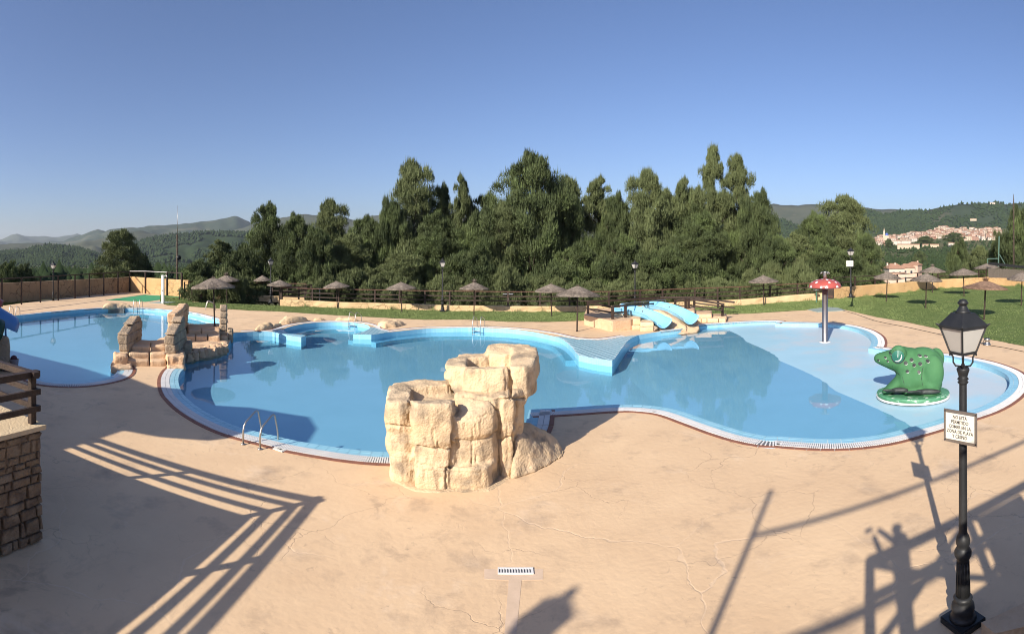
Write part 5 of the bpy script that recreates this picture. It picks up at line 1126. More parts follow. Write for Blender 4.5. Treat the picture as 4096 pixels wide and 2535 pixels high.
raw('foundation_ring', [v*1.0+Vector((v.x*.03, v.y*.03, -.03)) for v in pv[0]]+[v+Vector((v.x*.03,v.y*.03,.03)) for v in pv[0]], [(k,(k+1)%n,n+(k+1)%n,n+k) for k in range(n)]+[tuple(n+k for k in range(n))], M_white, frog)
# ---------------------------------------------------------------- pines and bushes behind the fence
def crown_mesh(seed, h, w, prof, n_puff, n_spk, pr=(.4,1.05), lobes=.5, spk=(.18,.38), bw=.06, base=.06):
    """foliage of a pine: needle tufts gathered in puffs along the crown's surface and through its volume"""
    rs = np.random.RandomState(seed); C = []; Rr = []; nb = []
    big = []; nbig = max(16, int(n_puff/3.6))
    while len(big) < nbig:
        t = base+(1-base)*rs.rand()**.9; a = rs.rand()*2*pi; env = np.interp(t, [p[0] for p in prof], [p[1] for p in prof])*w/2
        env *= 1+lobes*noise.fractal(Vector((cos(a)*1.3, sin(a)*1.3, t*4.5+seed*7.1)), 1, 2, 3)*1.4
        q = max(.03, env)*(.35+.65*rs.rand()**.5); R_b = rs.uniform(.55, 1.05)*(.5+.65*min(1, env/(w*.38)))*w/7
        c = np.array((cos(a)*q, sin(a)*q, t*h))
        if all(np.linalg.norm(c-b_[0]) > .45*(R_b+b_[1])/1.0 for b_ in big) or rs.rand() < .3: big.append((c, R_b))
    for c, R_b in big:
        for _ in range(7):
            d_ = rs.normal(size=3); d_ /= np.linalg.norm(d_); d_[2] = abs(d_[2])*1.2-.25; C.append(tuple(c+d_*R_b*np.array([1,1,1.0])*rs.uniform(.5,1))); Rr.append(R_b*rs.uniform(.45,.75))
    for _ in range(int(n_puff*.25)):      # thin inner foliage
        t = base+(.9-base)*rs.rand(); a = rs.rand()*2*pi; env = np.interp(t, [p[0] for p in prof], [p[1] for p in prof])*w/2*.5*rs.rand(); C.append((cos(a)*env, sin(a)*env, t*h)); Rr.append(.6*w/8)
    C = np.array(C); Rr = np.array(Rr); N = len(C)
    d = rs.normal(size=(N, n_spk, 3)); d /= np.linalg.norm(d, axis=2, keepdims=True); d[:,:,2] = np.where(rs.rand(N, n_spk) < .75, np.abs(d[:,:,2]), d[:,:,2])
    rad = Rr[:,None]*(.55+.5*rs.rand(N, n_spk)); p = C[:,None,:]+d*rad[:,:,None]*np.array([.92,.92,1.05])
    dirn = d*.6+np.array([0,0,1.05])+rs.normal(scale=.35, size=d.shape); dirn /= np.linalg.norm(dirn, axis=2, keepdims=True)
    L = rs.uniform(*spk, size=(N, n_spk))[:,:,None]; side = np.cross(dirn, rs.normal(size=d.shape)); side /= np.linalg.norm(side, axis=2, keepdims=True); ww = rs.uniform(.6,1.3,(N,n_spk))[:,:,None]*bw/2
    v = np.stack([p-side*ww, p+side*ww, p+dirn*L], axis=2).reshape(-1, 3)
    nc = 12; q = C[:,None,:]+rs.normal(size=(N,nc,3))*np.array([.42,.42,.12])*Rr[:,None,None]+np.array([0,0,.75])*Rr[:,None,None]; up_ = np.array([0,0,1.0])+rs.normal(scale=.16, size=q.shape); Lc = rs.uniform(.25,.62,(N,nc,1)); s2 = np.cross(up_, rs.normal(size=q.shape)); s2 /= np.linalg.norm(s2, axis=2, keepdims=True)
    v = np.concatenate([v, np.stack([q-s2*.045, q+s2*.045, q+up_*Lc], axis=2).reshape(-1, 3)]); f = np.arange(len(v)).reshape(-1, 3); return v, f, C
PROTO = {}
def proto(key, seed, h, w, prof, n, m=M_needle, **k):
    r = empty('pine_tree', (0,0,0), 'x', 'tree'); v, f, C = crown_mesh(seed, h, w, prof, n, 110, **k); npmesh('crown', v, f, m, r)
    mb = MB(); rnd = random.Random(seed); top = h*.9; mb.tube([(rnd.uniform(-.15,.15)*z, rnd.uniform(-.1,.1)*z*.3, z*top) for z in (0,.25,.5,.75,1)] if False else [(.12*sin(3*z+seed), .1*cos(4*z+seed), z*top-.3) for z in (0,.2,.4,.6,.8,1)], [.24,.2,.16,.12,.07,.02], 7)
    mb.build('trunk', M_bark, r, True); br = MB()
    for i in rnd.sample(range(len(C)), min(30, len(C))):
        c = Vector(C[i]); z0 = max(.4, c.z-.35*math.hypot(c.x,c.y)-.3); a = Vector((.12*sin(3*z0/top+seed), .1*cos(4*z0/top+seed), z0)); br.tube([a, a.lerp(c,.55)-Vector((0,0,.1)), c+Vector((0,0,.1))], [.06,.04,.012], 5)
    br.build('branches', M_bark, r, True, kind='stuff'); PROTO[key] = (r, h, w); return r
proto('A', 11, 12, 8, [(0,.55),(.1,.85),(.3,1),(.5,.98),(.7,.76),(.85,.52),(.95,.3),(1,.12)], 330)
proto('B', 22, 11, 4.6, [(0,.7),(.15,1),(.4,1),(.6,.85),(.8,.6),(.93,.36),(1,.12)], 200, M_needle2, pr=(.4,.75))
proto('C', 33, 8, 7.5, [(0,.7),(.15,.95),(.4,1),(.65,.9),(.85,.65),(1,.22)], 260, pr=(.5,.95))
proto('D', 44, 13, 6, [(0,.9),(.2,1),(.4,.9),(.55,.78),(.7,.72),(.82,.56),(.93,.34),(1,.12)], 300, M_needle2, pr=(.35,.7), lobes=.6)
proto('E', 55, 3.6, 6, [(0,.8),(.3,1),(.6,.9),(.85,.6),(1,.2)], 120, M_needle2, pr=(.45,.8), spk=(.2,.35))
proto('G', 66, 12, 8, [(0,.6),(.12,.9),(.35,1),(.55,.88),(.72,.78),(.85,.56),(.95,.34),(1,.12)], 300, M_needle2, lobes=.55)
tused = set()
def tree(Wx, Wy, Ww, d, k, label, zb=None, grp='pines standing behind the pool fence', wk=1.2):
    x, y = Wx*1.67663, Wy*1.67663; r, h, w_ = PROTO[k]; zb = (-1.3 if d < 56 else -2.2) if zb is None else zb; ht = zat(y, d)-zb; wd = Ww*1.67663/F*d*wk; s = (wd/w_, wd/w_, ht/h*1.0); loc = xd(x, d, zb); rz = random.uniform(0, 6.28)
    if k in tused: o = copy_tree(r, None, label, loc, rz, s)
    else: tused.add(k); o = r; o.location = loc; o.rotation_euler = (0,0,rz); o.scale = s; o['label'] = label
    o['group'] = grp
TR = [(1165,478,110,59,'A','broad dark pine filling the skyline between spire and giant'),(1470,478,90,60,'A','broad pine crown in the skyline behind the short middle pine'),(1585,470,90,63,'G','broad pale crown in the skyline behind the slides'),(1660,470,110,60,'A','dark dense crown just left of the feathery twins'),(1815,470,85,60,'A','dark dense crown on the right shoulder of the feathery twins'),(1055,458,80,60,'A','dense crown between the ragged tall pine and the spire'),(870,530,100,60,'A','dense dark crown between the left cluster and the ragged tall pine'),(1350,440,85,60,'G','pale crown touching the right side of the central giant'),(22,635,60,78,'C','small dark pine at the far left beyond the shaded wall'),(58,640,50,80,'C','second small pine at the far left, half behind the wall'),(290,560,105,64,'G','pale green pine behind the corner of the shaded wall'),(325,610,60,66,'C','darker bush like pine right of the pale pine behind the wall corner'),
 (478,632,90,56,'C','low pine directly behind the big bridge parasol'),(527,577,75,60,'B','pointed pine between the antenna mast and the tall round pine'),(572,610,80,58,'C','small pine filling the gap left of the tall round pine'),
 (642,500,95,60,'A','tall round topped pine, leftmost of the big ones'),(705,524,85,57,'A','dark pine to the right of the leftmost big pine'),(790,493,95,62,'G','pine with a tapering light top, third of the left cluster'),(752,560,80,53,'C','lower pine in front of the left cluster'),
 (835,568,95,55,'G','light green bushy pine right of the left cluster'),(890,545,90,58,'C','pine below the skyline left of the first very tall pine'),(985,406,120,58,'G','very tall pine with a ragged crown, left of centre'),(930,500,80,56,'C','shoulder pine on the left flank of the ragged tall pine'),
 (1040,520,110,53,'A','broad pine in front of the ragged tall pine'),(1103,426,55,57,'B','slender pine spire right of the ragged tall pine'),(1150,520,95,54,'C','dense pine between the spire and the central giant'),
 (1270,388,165,56,'A','central giant pine, widest and darkest of the row'),(1205,500,90,53,'G','lighter pine on the left foot of the central giant'),(1340,470,95,58,'C','pine hiding the right flank of the central giant'),(1425,430,85,61,'B','narrow pine right of the central giant'),
 (1465,510,75,57,'C','short pine in the dip behind the middle parasols'),(1540,426,105,57,'G','tall pine behind the lamp post of the slides'),(1595,480,70,62,'B','thin pine tucked between two taller crowns'),(1628,432,70,60,'B','light crowned pine left of the tallest twin pines'),
 (1490,580,100,50,'C','low spreading pine behind the fence left of the slides'),(1698,364,75,58,'D','tallest pine of all, with a feathery narrow top'),(1755,384,85,59,'D','feathery twin to the right of the tallest pine'),(1675,520,120,53,'A','full pine at the foot of the tallest twins'),
 (1790,500,95,56,'C','pine on the right slope of the tallest twins'),(1845,575,95,53,'C','low pine behind the lone lawn parasol'),(1600,600,110,50,'C','wide low pine just behind the slides'),(1380,600,120,50,'C','wide low pine behind the two middle parasols'),(1120,610,110,50,'C','wide low pine behind the frayed parasol'),(960,610,100,50,'G','pale low pine behind the parasol left of the middle lamp'),
 (2010,483,120,66,'G','big pine behind the picnic sign lamp post'),(1945,520,90,64,'A','pine left of the one behind the picnic sign'),(2060,570,70,63,'C','lower right flank pine behind the picnic sign'),(1900,560,80,62,'B','light pine in the gap left of the picnic pines'),(1980,600,110,60,'C','dark low pine behind the mushroom fountain'),(2075,640,70,62,'C','small pine left of the leftmost right lawn parasol'),
 (2428,512,95,88,'A','large pine cut by the right edge of the picture'),(2388,575,70,92,'C','round pine in front of the large one at the right edge'),(2340,600,75,96,'G','yellowish pine behind the farthest parasol'),(2290,590,60,104,'C','dark pine left of the yellowish one at the right'),(2240,652,50,100,'G','pale low tree right of the two houses'),(2285,645,50,98,'C','bushy tree behind the right lawn fence'),(2440,640,80,80,'C','dark pine above the reed screen')]
for t in TR: tree(*t[:5], t[5], zb=-9 if t[3] > 85 else (-5 if t[3] > 74 else None))
LMK = [(512,'the big bridge parasol'),(625,'the second lamp post'),(700,'the ramp fence'),(805,'the parasol before the round bay'),(955,'the parasol left of the middle lamp post'),(1055,'the middle lamp post'),(1130,'the frayed parasol'),(1210,'the T shaped shower post'),(1315,'the two middle parasols'),(1375,'the large parasol'),(1460,'the slide platform'),(1515,'the lamp post of the slides'),(1620,'the slides'),(1720,'the slide steps'),(1820,'the lone lawn parasol'),(1900,'the low green bollard')]
sl_used = set()
def shrub_label(x):
    for _, (q, nm) in sorted((abs(q-x), (q, nm)) for q, nm in LMK):
        for dist in ('just', 'some way'):
            s = 'low shrub behind the fence, %s %s of %s' % (dist, 'left' if x < q else 'right', nm)
            if s not in sl_used: sl_used.add(s); return s
for i, x in enumerate(range(480, 1960, 62)):
    tree(x+random.uniform(-15,15), 672+random.uniform(-22,12)-(0 if x < 1750 else 12), 75, 47.5+random.uniform(-1,2.5), 'E', shrub_label(x), zb=-.6, grp='shrubs behind the fence')
for x, y, w_, d, lab in ((3150+.38723*1720,780+.38723*396,175*.387,900,'dark round stone pine in front of the town'),(3150+.38723*1050,780+.38723*465,100*.387,950,'dark round tree beside the long white house at the foot of the town'),(3150+.38723*1430,780+.38723*432,170*.387,980,'wide grey green tree group left of the stone pine'),(3150+.38723*1370,780+.38723*600,150*.387,420,'dark tree clump in the valley below the town')):
    zz = zat(y+ (90 if d < 500 else 36), d); tree(x/1.67663, y/1.67663, w_/1.67663, d, 'C', lab, zb=zz, grp='big trees between the town and the pool', wk=1)
# ---------------------------------------------------------------- left terrace with its railing
kx, ky, kz = -6.39, 5.07, 1.78
M_cream = mat('cream_paving', (.62,.48,.30), (.56,.43,.27), scale=3, rough=.9, bump=.5, bscale=30)
ter = MB().prism([(kx+.02,ky),(kx,ky-.01),(kx,-6),(-40,-6),(-40,ky)][1:], -.05, kz-.06).build('terrace_wall', M_rubble); tag(ter, 'rubble stone terrace wall at the left edge, its coping carrying a wooden railing', 'terrace wall')
MB().prism([(kx+.07,ky+.06),(kx+.07,-6.05),(-40.1,-6.05),(-40.1,ky+.06)], kz-.07, kz).build('coping', M_cream, ter)
cp_ = bpy.data.objects
z = .02; row = 0
while z < kz-.12:
    hh = random.uniform(.09,.24); hh = min(hh, kz-.09-z); y = 3.3+random.uniform(-.15,0)
    while y < ky-.02:
        L = min(random.uniform(.08,.42), ky-y); mb = MB(); bt = (1.78-z)*.03; pr = random.uniform(.005,.035); j = lambda a=.028: random.uniform(-a, a)
        y0, y1, z0, z1 = y+.003, y+L-.003, z+.003, z+hh-.003; q = []
        for xx, s in ((kx-.05,1),(kx+bt+pr,.86)):
            cy_, cz_ = (y0+y1)/2, (z0+z1)/2; q += [(xx+j(.014), cy_+(yy-cy_)*s+(j() if s < 1 else 0), cz_+(zz_-cz_)*s+(j(.012) if s < 1 else 0)) for yy, zz_ in ((y0,z0),(y1,z0),(y1,z1),(y0,z1))]
        mb.add(q, [(3,2,1,0),(4,5,6,7),(0,1,5,4),(1,2,6,5),(2,3,7,6),(3,0,4,7)]); mb.build('stone', M_rubble, ter, bevel=.008); y += L
    z += hh
tr_ = empty('terrace_railing', (0,0,0), 'dark wooden three rail railing on the stone terrace at the left edge', 'railing')
pc = (kx-.12, ky-.35+.28)
pl = [(pc[0], pc[1]-1.9*i) for i in range(6)]+[(pc[0]-2.6*i, pc[1]) for i in range(1, 9)]
for x, y in pl: MB().box((x,y,kz+.40),(.10,.10,.82)).build('post', M_wood, tr_, bevel=.006)
for k, (zz_, e) in enumerate(((.77,.12),(.50,.10),(.24,.10))):
    w_, h_ = ((.11,.10) if k == 0 else (.05,.09)); o_ = 0 if k == 0 else .07
    MB().beam((pc[0]+o_,pc[1]+e,kz+zz_),(pc[0]+o_,-5.5,kz+zz_), w_, h_).build('rail', M_wood, tr_); MB().beam((pc[0]+e,pc[1]+o_,kz+zz_-.0),(-30,pc[1]+o_,kz+zz_-.0), w_*.97, h_*.97).build('rail', M_wood, tr_)
# ---------------------------------------------------------------- tube slide end at the left edge, pillar, bucket
def vp(x, y, d): return at_d(x*.33076, 1200+y*.33076, d)
ts = empty('tube_slide', (0,0,0), 'end of a blue and red tube slide on a rock pillar, left picture edge', 'tube slide')
def shell(name, pts, r, m, a0=0, a1=2*pi, n=20, th=.03):
    c = spline([Vector(p) for p in pts], .2); V = []; L = len(c)
    for rr in (r, r-th):
        for i, p in enumerate(c):
            t = (c[min(i+1,L-1)]-c[max(i-1,0)]).normalized(); s = t.cross(Vector((0,0,1))).normalized(); u = s.cross(t)
            for k in range(n+1): a = a0+(a1-a0)*k/n; V.append(p+s*cos(a)*rr+u*sin(a)*rr)
    Fc = []; N = n+1
    for i in range(L-1):
        for k in range(n): a = i*N+k; Fc += [(a,a+1,a+N+1,a+N),(L*N+a,L*N+a+N,L*N+a+N+1,L*N+a+1)]
    for k in range(n):
        for a in (k, (L-1)*N+k): Fc.append((a, a+1, L*N+a+1, L*N+a))
    return raw(name, V, Fc, m, ts, smooth=True)
M_tb = mat('tube_blue', (.05,.17,.42), (.06,.20,.46), scale=2, rough=.3, spec=.5); M_tr = mat('tube_red', (.34,.07,.05), (.28,.05,.04), scale=2, rough=.35); M_tg = mat('tube_green', (.012,.05,.03), (.02,.06,.035), scale=2, rough=.4)
shell('blue_tube', [vp(-420,60,19.6), vp(-180,170,19.8), vp(20,290,20.0), vp(120,345,20.2)], .52, M_tb, -.2, pi*1.35)
MB().tube([vp(120,345,20.2)+Vector((cos(.75)*0, 0, 0))+ (Vector((-.62*cos(a)*.55, .8*cos(a)*.55, sin(a)*.55))) for a in [ -.2+ (pi*1.35+.2)*k/20 for k in range(21)]], .04, 8).build('tube_rim', M_tb, ts, True)
shell('red_tube', [vp(-500,-60,20.6), vp(-220,60,20.7), vp(-20,150,20.7)], .52, M_tr)
shell('green_tube', [vp(-420,330,18.9), vp(-150,360,19.0), vp(-10,400,19.1)], .5, M_tg)
rp = rocky('rock_pillar', [[vp(-330,860,19.3), vp(130,845,19.5), vp(128,600,19.45), vp(100,440,19.4), vp(-10,420,19.3), vp(-330,400,19.3), vp(-330,860,20.8), vp(110,700,20.6), vp(90,450,20.4), vp(-330,420,20.8)]], M_rockg, None, .06, 4, .04, 2); tag(rp, 'grey ochre artificial rock pillar under the tube slide at the left edge', 'rock pillar')
bkt = empty('bucket', P('V',172,862), 'small grey bucket standing beside the rock pillar at the left pool', 'bucket'); MB().lathe([(.13,0),(.17,.42),(.185,.44),(.185,.46),(.16,.46),(.155,.40)],n=16).build('body', mat('grey_plastic', (.30,.27,.29), rough=.5), bkt, True); MB().lathe([(.05,.42),(.14,.46),(.10,.56),(.02,.60)],(-.02,0,0),10).build('contents', mat('maroon_cloth', (.12,.05,.06), rough=.9), bkt, True)
# ---------------------------------------------------------------- antenna mast, loudspeaker, poles, reed screen on the right
ma = xd(709, 60, -2.5); mast = empty('antenna_mast', ma, 'tall thin antenna mast with a loudspeaker rising behind the wall on the left', 'mast')
hm = lambda y: zat(y, 60)-ma.z
MB().tube([(0,0,0),(0,0,hm(780+.655*240))],[.16,.10],8).build('pole', M_bark, mast, True); MB().tube([(.05,0,hm(780+.655*240)-.3),(.0,0,hm(822))],[.035,.02],6).build('antenna', M_steel, mast, True)
MB().tube([(.1,-.1,hm(1030)),(.45,-.3,hm(1030))],[.1,.28],12).build('loudspeaker', M_iron, mast, True); MB().tube([(-.05,0,hm(1045)),(-1.0,0,hm(1110))],.012,4).build('stay_wire', M_steel, mast)
kx_ = lambda x: 3150+.38723*x; kyy = lambda y: 780+.38723*y
p1 = xd(kx_(2336), 70, -1); o = MB().tube([(0,0,0),(0,0,zat(kyy(90),70)+1),(0,0,zat(kyy(-10),70)+1)],[.16,.09,.03],8).build('pole', M_bark, None, True); o.location = p1; o.name = 'wooden_pole'; tag(o, 'tall thin pole at the right edge rising above the big pine', 'pole')
ggp = empty('goal_frame', (0,0,0), 'green metal goal frame with a tall net post behind the right wall', 'goal'); M_gm = mat('green_metal', (.10,.17,.13), rough=.5)
def uq(x, y, d=66): return at_d(3500+.24396*x, 900+.24396*y, d)
MB().tube([uq(2022,690), uq(2035,180)],.08,6).build('post', M_gm, ggp); MB().tube([uq(1846,630), uq(1846,552)],.06,6).build('post', M_gm, ggp); MB().tube([uq(1846,552), uq(2022,550)],.06,6).build('crossbar', M_gm, ggp); MB().tube([uq(2040,480), uq(2160,690)],.05,6).build('brace', M_gm, ggp)
rd = empty('reed_screen', (0,0,0), 'grey brushwood screen with a dark net edge on top of the right wall', 'screen'); M_reed = mat('grey_reed', (.17,.145,.12), (.10,.085,.07), scale=30, rough=1, streak=(3,3,.3), bump=.6)
mb = MB(); mbn = MB(); prev = None
for i in range(90):
    x = lerp(3952, 4330, i/89); a = FBP(x, .5); yt = 1072+(x-3952)*.05; zt = zat(yt, math.hypot(a.x,a.y))+random.uniform(-.05,.05); a.z = fb_z(x)+.8
    if prev is not None:
        t = (a-prev[0]); rzz = math.atan2(t.y,t.x); mid = (a+prev[0])/2; mb.box((mid.x, mid.y+random.uniform(-.02,.02), (a.z+zt)/2),(t.length*.98,.06,zt-a.z),rz=rzz,ry=random.uniform(-.02,.02))
    prev = (a, zt)
mb.build('reed_bundles', M_reed, rd, kind='stuff')
MB().beam(uq(1860,628,62), uq(2443,690,60), .05, .32).build('net_band', M_iron, rd)
# ---------------------------------------------------------------- houses below the right lawn and the town on its hill
def roofprism(mb, L, W, z, h, ov=.35, hip=0):
    a, b = L/2+ov, W/2+ov; r = a-hip
    mb.add([(-a,-b,z),(a,-b,z),(a,b,z),(-a,b,z),(-r,0,z+h),(r,0,z+h),(-a,-b,z-.12),(a,-b,z-.12),(a,b,z-.12),(-a,b,z-.12)], [(0,1,5,4),(1,2,5),(2,3,4,5),(3,0,4),(6,7,1,0),(7,8,2,1),(8,9,3,2),(9,6,0,3),(9,8,7,6)])
M_rooft = mat('roof_tile', (.36,.20,.13), (.30,.17,.11), scale=1.5, rough=.9, c3=(.44,.30,.21), s3=.2)
M_wh, M_pk, M_oc, M_br = mat('white_render', (.55,.48,.40), (.48,.42,.35), scale=.4, rough=.9), mat('pink_render', (.58,.41,.32), (.53,.36,.27), scale=.4, rough=.9), mat('ochre_render', (.50,.41,.30), (.45,.36,.26), scale=.4, rough=.9), mat('brick_house_wall', (.36,.20,.14), (.30,.17,.12), scale=.5, rough=.9)
M_win = mat('window_glass', (.03,.035,.04), rough=.2, spec=.5); M_wood2 = mat('window_frame_white', (.7,.68,.64), rough=.5)
def house(name, loc, rz, L, W, hgt, m, label, rh=1.6, win=(), hip=0, chim=(), grp=None, cat='house'):
    r = empty(name, loc, label, cat, grp, rz); MB().box((0,0,hgt/2-1),(L,W,hgt+2)).build('wall', m, r); mb = MB(); roofprism(mb, L, W, hgt, rh, .4, hip); mb.build('roof', M_rooft, r)
    for x, z, w_, h_ in win:
        f = MB().box((x,-W/2-.02,z),(w_+.16,.06,h_+.16)).build('window', M_wood2, r); MB().box((x,-W/2-.06,z),(w_,.03,h_)).build('pane', M_win, f)
    for x, y in chim: MB().box((x,y,hgt+rh*.7),(.6,.6,1.6)).build('chimney', m, r); MB().box((x,y,hgt+rh*.7+.9),(.8,.8,.15)).build('chimney_cap', M_rooft, r)
    return r
dh = 235
def hloc(x, y, d=dh): return at_d(kx_(x), kyy(y), d)
house('villa', hloc(1095,900), -ang(kx_(1095))+.35, 7.2, 9, 6.3, M_wh, 'white villa with a brown tiled roof and chimney below the right lawn', 2.2, ((-1.6,4.2,1.1,1.3),(1.4,4.2,1.1,1.3),(-1.6,1.4,1.1,1.3)), 2.5, ((.3,-1),(-2.6,1)))
house('villa', hloc(1230,895,dh+4), -ang(kx_(1230))+.2, 6.0, 8, 6.6, M_pk, 'pink two storey villa joined to the white one', 1.7, ((-1.4,4.6,1.1,1.2),(1.4,4.6,1.0,1.2),(-1.4,1.4,1.1,2.0)), 2, ())
house('villa', hloc(1308,890,dh+6), -ang(kx_(1308))-.3, 5.5, 7, 7.6, M_pk, 'taller pink villa with a bright red roof and balcony on the right of the pair', 1.4, ((-1.2,5.3,1.0,1.2),(1.2,5.3,1.0,1.2),(0,2.2,1.4,1.8)), 2, ((1.4,1),))
house('outbuilding', hloc(1050,925,200), -ang(kx_(1050)), 15.5*200/235*.9, 5, 4.6, M_pk, 'flat roofed salmon pink outbuilding below the white villa', .15)
house('outbuilding', hloc(960,845,300), -ang(kx_(960)), 9, 6, 3, M_pk, 'small low house with an orange roof left of the white villa', 1.2)
twn = [('white town house with a tiled roof', M_wh), ('ochre town house with a tiled roof', M_oc), ('pink town house with a tiled roof', M_pk), ('brick red town house with a tiled roof', M_br)]
tproto = []
for i, (lab, m) in enumerate(twn):
    for v in (0,1): tproto.append((house('town_house', (0,0,-500), 0, 11, 9, 7+2.5*v, m, 'x', 1.5, [(xx,zz_,1.1,1.5) for xx in (-3.4,0,3.4) for zz_ in (2,5)+((7.4,) if v else ())], 0, ()), i))
topK = [(860,505),(930,432),(1000,430),(1130,420),(1200,402),(1300,398),(1400,385),(1440,362),(1500,358),(1560,345),(1650,332),(1700,352),(1760,355),(1800,342),(1870,352),(1960,362),(2050,350),(2120,342),(2180,350)]
botK = [(860,520),(930,525),(1050,520),(1180,515),(1280,490),(1400,465),(1500,462),(1600,455),(1700,450),(1800,468),(1900,480),(2000,470),(2100,470),(2180,450)]
def tdist(x, y):
    yb, yt = interp(x, TBOT), interp(x, TTOP); t = (yb-y)/(yb-yt); return math.exp(lerp(math.log(1200), math.log(1650), t)) if t > 0 else 1200+t*300
tf = set(); n_t = 0
grid = []
yk = 330.
for row in range(17):
    ykk = 338+row*11.2
    x = 868+random.uniform(0,12)
    while x < 2185:
        if interp(x, topK)+6 < ykk < interp(x, botK) and not (1640 < x < 1800 and ykk > 430 and False): grid.append((x+random.uniform(-5,5), ykk+random.uniform(-3,3)))
        x += random.uniform(17, 31)
random.shuffle(grid)
for x, y in grid[:285]:
    X, Y = kx_(x), kyy(y); d = tdist(X, Y); p = at_d(X, Y, d); k = random.choices(range(8), [5,5,4,4,2,3,1,2])[0]; src, ti = tproto[k]; lab = twn[ti][0]
    u = (y-338)/130; lab = lab.replace(' with a tiled roof', '')+(' low', ' halfway up', ' high')[0 if u > .7 else 1 if u > .4 else 2]+(' just right of the church', ' in the left part of the town', ' left of the terraced red roofs', ' above the stone pine', ' right of the stone pine', ' near the right end of the town')[int(np.searchsorted([1150,1350,1560,1790,2000], x))]; lab = random.choice(('wide ','narrow ','small '))+lab if n_t >= 0 else lab
    sx_ = {'w':1.45,'n':.7,'s':.85}[lab[0]]; s = random.uniform(.9,1.1)*(.8 if lab[0] == 's' else 1); rzv = -ang(X)+random.choice((0,pi/2))*0+random.uniform(-.6,.6)
    if k in tf: o = copy_tree(src, None, lab, p, rzv, (s*sx_, s, s*random.uniform(.8,1.1)))
    else: tf.add(k); o = src; o.location = p; o.rotation_euler = (0,0,rzv); o['label'] = lab; o.scale = (s,)*3
    o['group'] = lab.replace('house', 'houses')
for k in range(8):
    if k not in tf: tproto[k][0].location = at_d(kx_(1300), kyy(440), 1300)
# church: bell tower and blue dome
Xc = kx_(998); dc_ = 1330; pc_ = at_d(Xc, kyy(440), dc_); ch = empty('church', pc_, 'church with a slim stone bell tower and blue dome at the left end of town', 'church', rz=-ang(Xc)); q = dc_/F*.38723
MB().box((0,0,16*q),(20*q,20*q,56*q)).build('bell_tower', M_oc, ch); MB().box((0,0,55*q),(15*q,15*q,24*q)).build('belfry', M_wh, ch); MB().lathe([(8*q,66*q),(7*q,76*q),(4*q,82*q),(1*q,100*q)],n=8).build('spire', M_oc, ch)
MB().box((27*q,2*q,4*q),(42*q,34*q,26*q)).build('nave', M_oc, ch); MB().lathe([(19*q,14*q),(19*q,22*q)],(27*q,0,0),12).build('drum', M_wh, ch)
MB().lathe([(20*q,22*q),(19*q,30*q),(15*q,39*q),(8*q,46*q),(1.5*q,49*q),(1*q,56*q)],(27*q,0,0),16).build('dome', mat('blue_dome_tile', (.05,.09,.30), (.08,.12,.34), scale=.3, rough=.35), ch, True); MB().box((-10*q,-20*q,-14*q),(80*q,24*q,30*q)).build('chapel', M_oc, ch)
for (x, y, d, L, lab, m) in ((1480,535,950,30,'long low pale wall in the fields below the town',M_oc),(1250,548,900,38,'long ochre farm building below the church',M_oc),(1715,530,950,18,'lone farmhouse with a red roof in the fields',M_wh),(1110,500,1180,22,'white arcaded house at the foot of the church',M_wh),(1225,500,1180,20,'long white house right of the arcaded one',M_wh),(1920,262,2000,24,'ochre country house on the hillside above the town',M_oc),(2118,92,2560,26,'white hermitage on the hill top above the town',M_wh)):
    p = at_d(kx_(x), kyy(y), d); house('farmhouse', p, -ang(kx_(x)), L, 9, 6 if 'wall' not in lab else 4, m, lab, 1.4, [(-L*.25,2.5,1.2,1.6),(L*.25,2.5,1.2,1.6)] if 'wall' not in lab else (), 0)
# ---------------------------------------------------------------- what stands or is added out of view and throws shadows into the picture
ut = MB().prism([(-.2,.16),(14,-.9),(14,-14),(-.2,-14)], -.05, 2.9).build('upper_terrace', M_rubble); tag(ut, 'stone terrace under the photographer, right behind the camera', 'terrace'); MB().prism([(-.24,.2),(14.04,-.86),(14.04,-14.04),(-.24,-14.04)], 2.9, 2.94).build('paving', M_cream, ut)
ur = empty('terrace_railing', (0,0,0), 'wooden railing with crossed braces in front of the photographer', 'railing'); ra, rb = Vector((.10,.10,2.94)), Vector((12,-.79,2.94)); nseg = 6
for i in range(nseg+1): c = ra.lerp(rb, i/nseg); MB().box((c.x,c.y,c.z+.5),(.1,.1,1.0),rz=-.09).build('post', M_wood, ur)
for i in range(nseg):
    a, b = ra.lerp(rb, i/nseg), ra.lerp(rb, (i+1)/nseg); MB().beam(a+Vector((0,0,.97)), b+Vector((0,0,.97)), .12, .1).build('rail', M_wood, ur)
    MB().beam(a+Vector((0,0,.05)), b+Vector((0,0,.92)), .05, .07).build('brace', M_wood, ur); MB().beam(a+Vector((0,.05,.92)), b+Vector((0,.05,.05)), .05, .07).build('brace', M_wood, ur); MB().beam(a+Vector((0,.1,.5)), b+Vector((0,.1,.5)), .04, .07).build('rail', M_wood, ur)
bd = MB().box((2.75,-.22,3.42),(1.15,.03,.92),rz=-.09).build('notice_board', M_white); tag(bd, 'blank board fixed to the railing beside the photographer, seen only as a shadow', 'board')
pv = empty('shade_roof', (0,0,0), 'roofed pavilion on posts outside the left edge, added to shade the left deck', 'blocker')
rp_ = [(-12.9,6.5),(-12.3,5.6),(-12.1,4.4),(-12.5,3.3),(-13.6,2.8),(-14.9,2.5),(-15.0,.0),(-27,-.5),(-29,7.2),(-24,7.3),(-20,6.8),(-17,5.9),(-15,6.6)]  # unseen roof added here, outline shaped by the shade wanted on the left
MB().prism(rp_, 4.8, 5.1).build('roof_slab', M_rooft, pv)
for x, y in ((-15.4,.6),(-14.2,5.2),(-20,5),(-20,.6),(-26,5),(-26,.6)): MB().box((x,y,3.2),(.25,.25,3.3)).build('post', M_wood, pv)
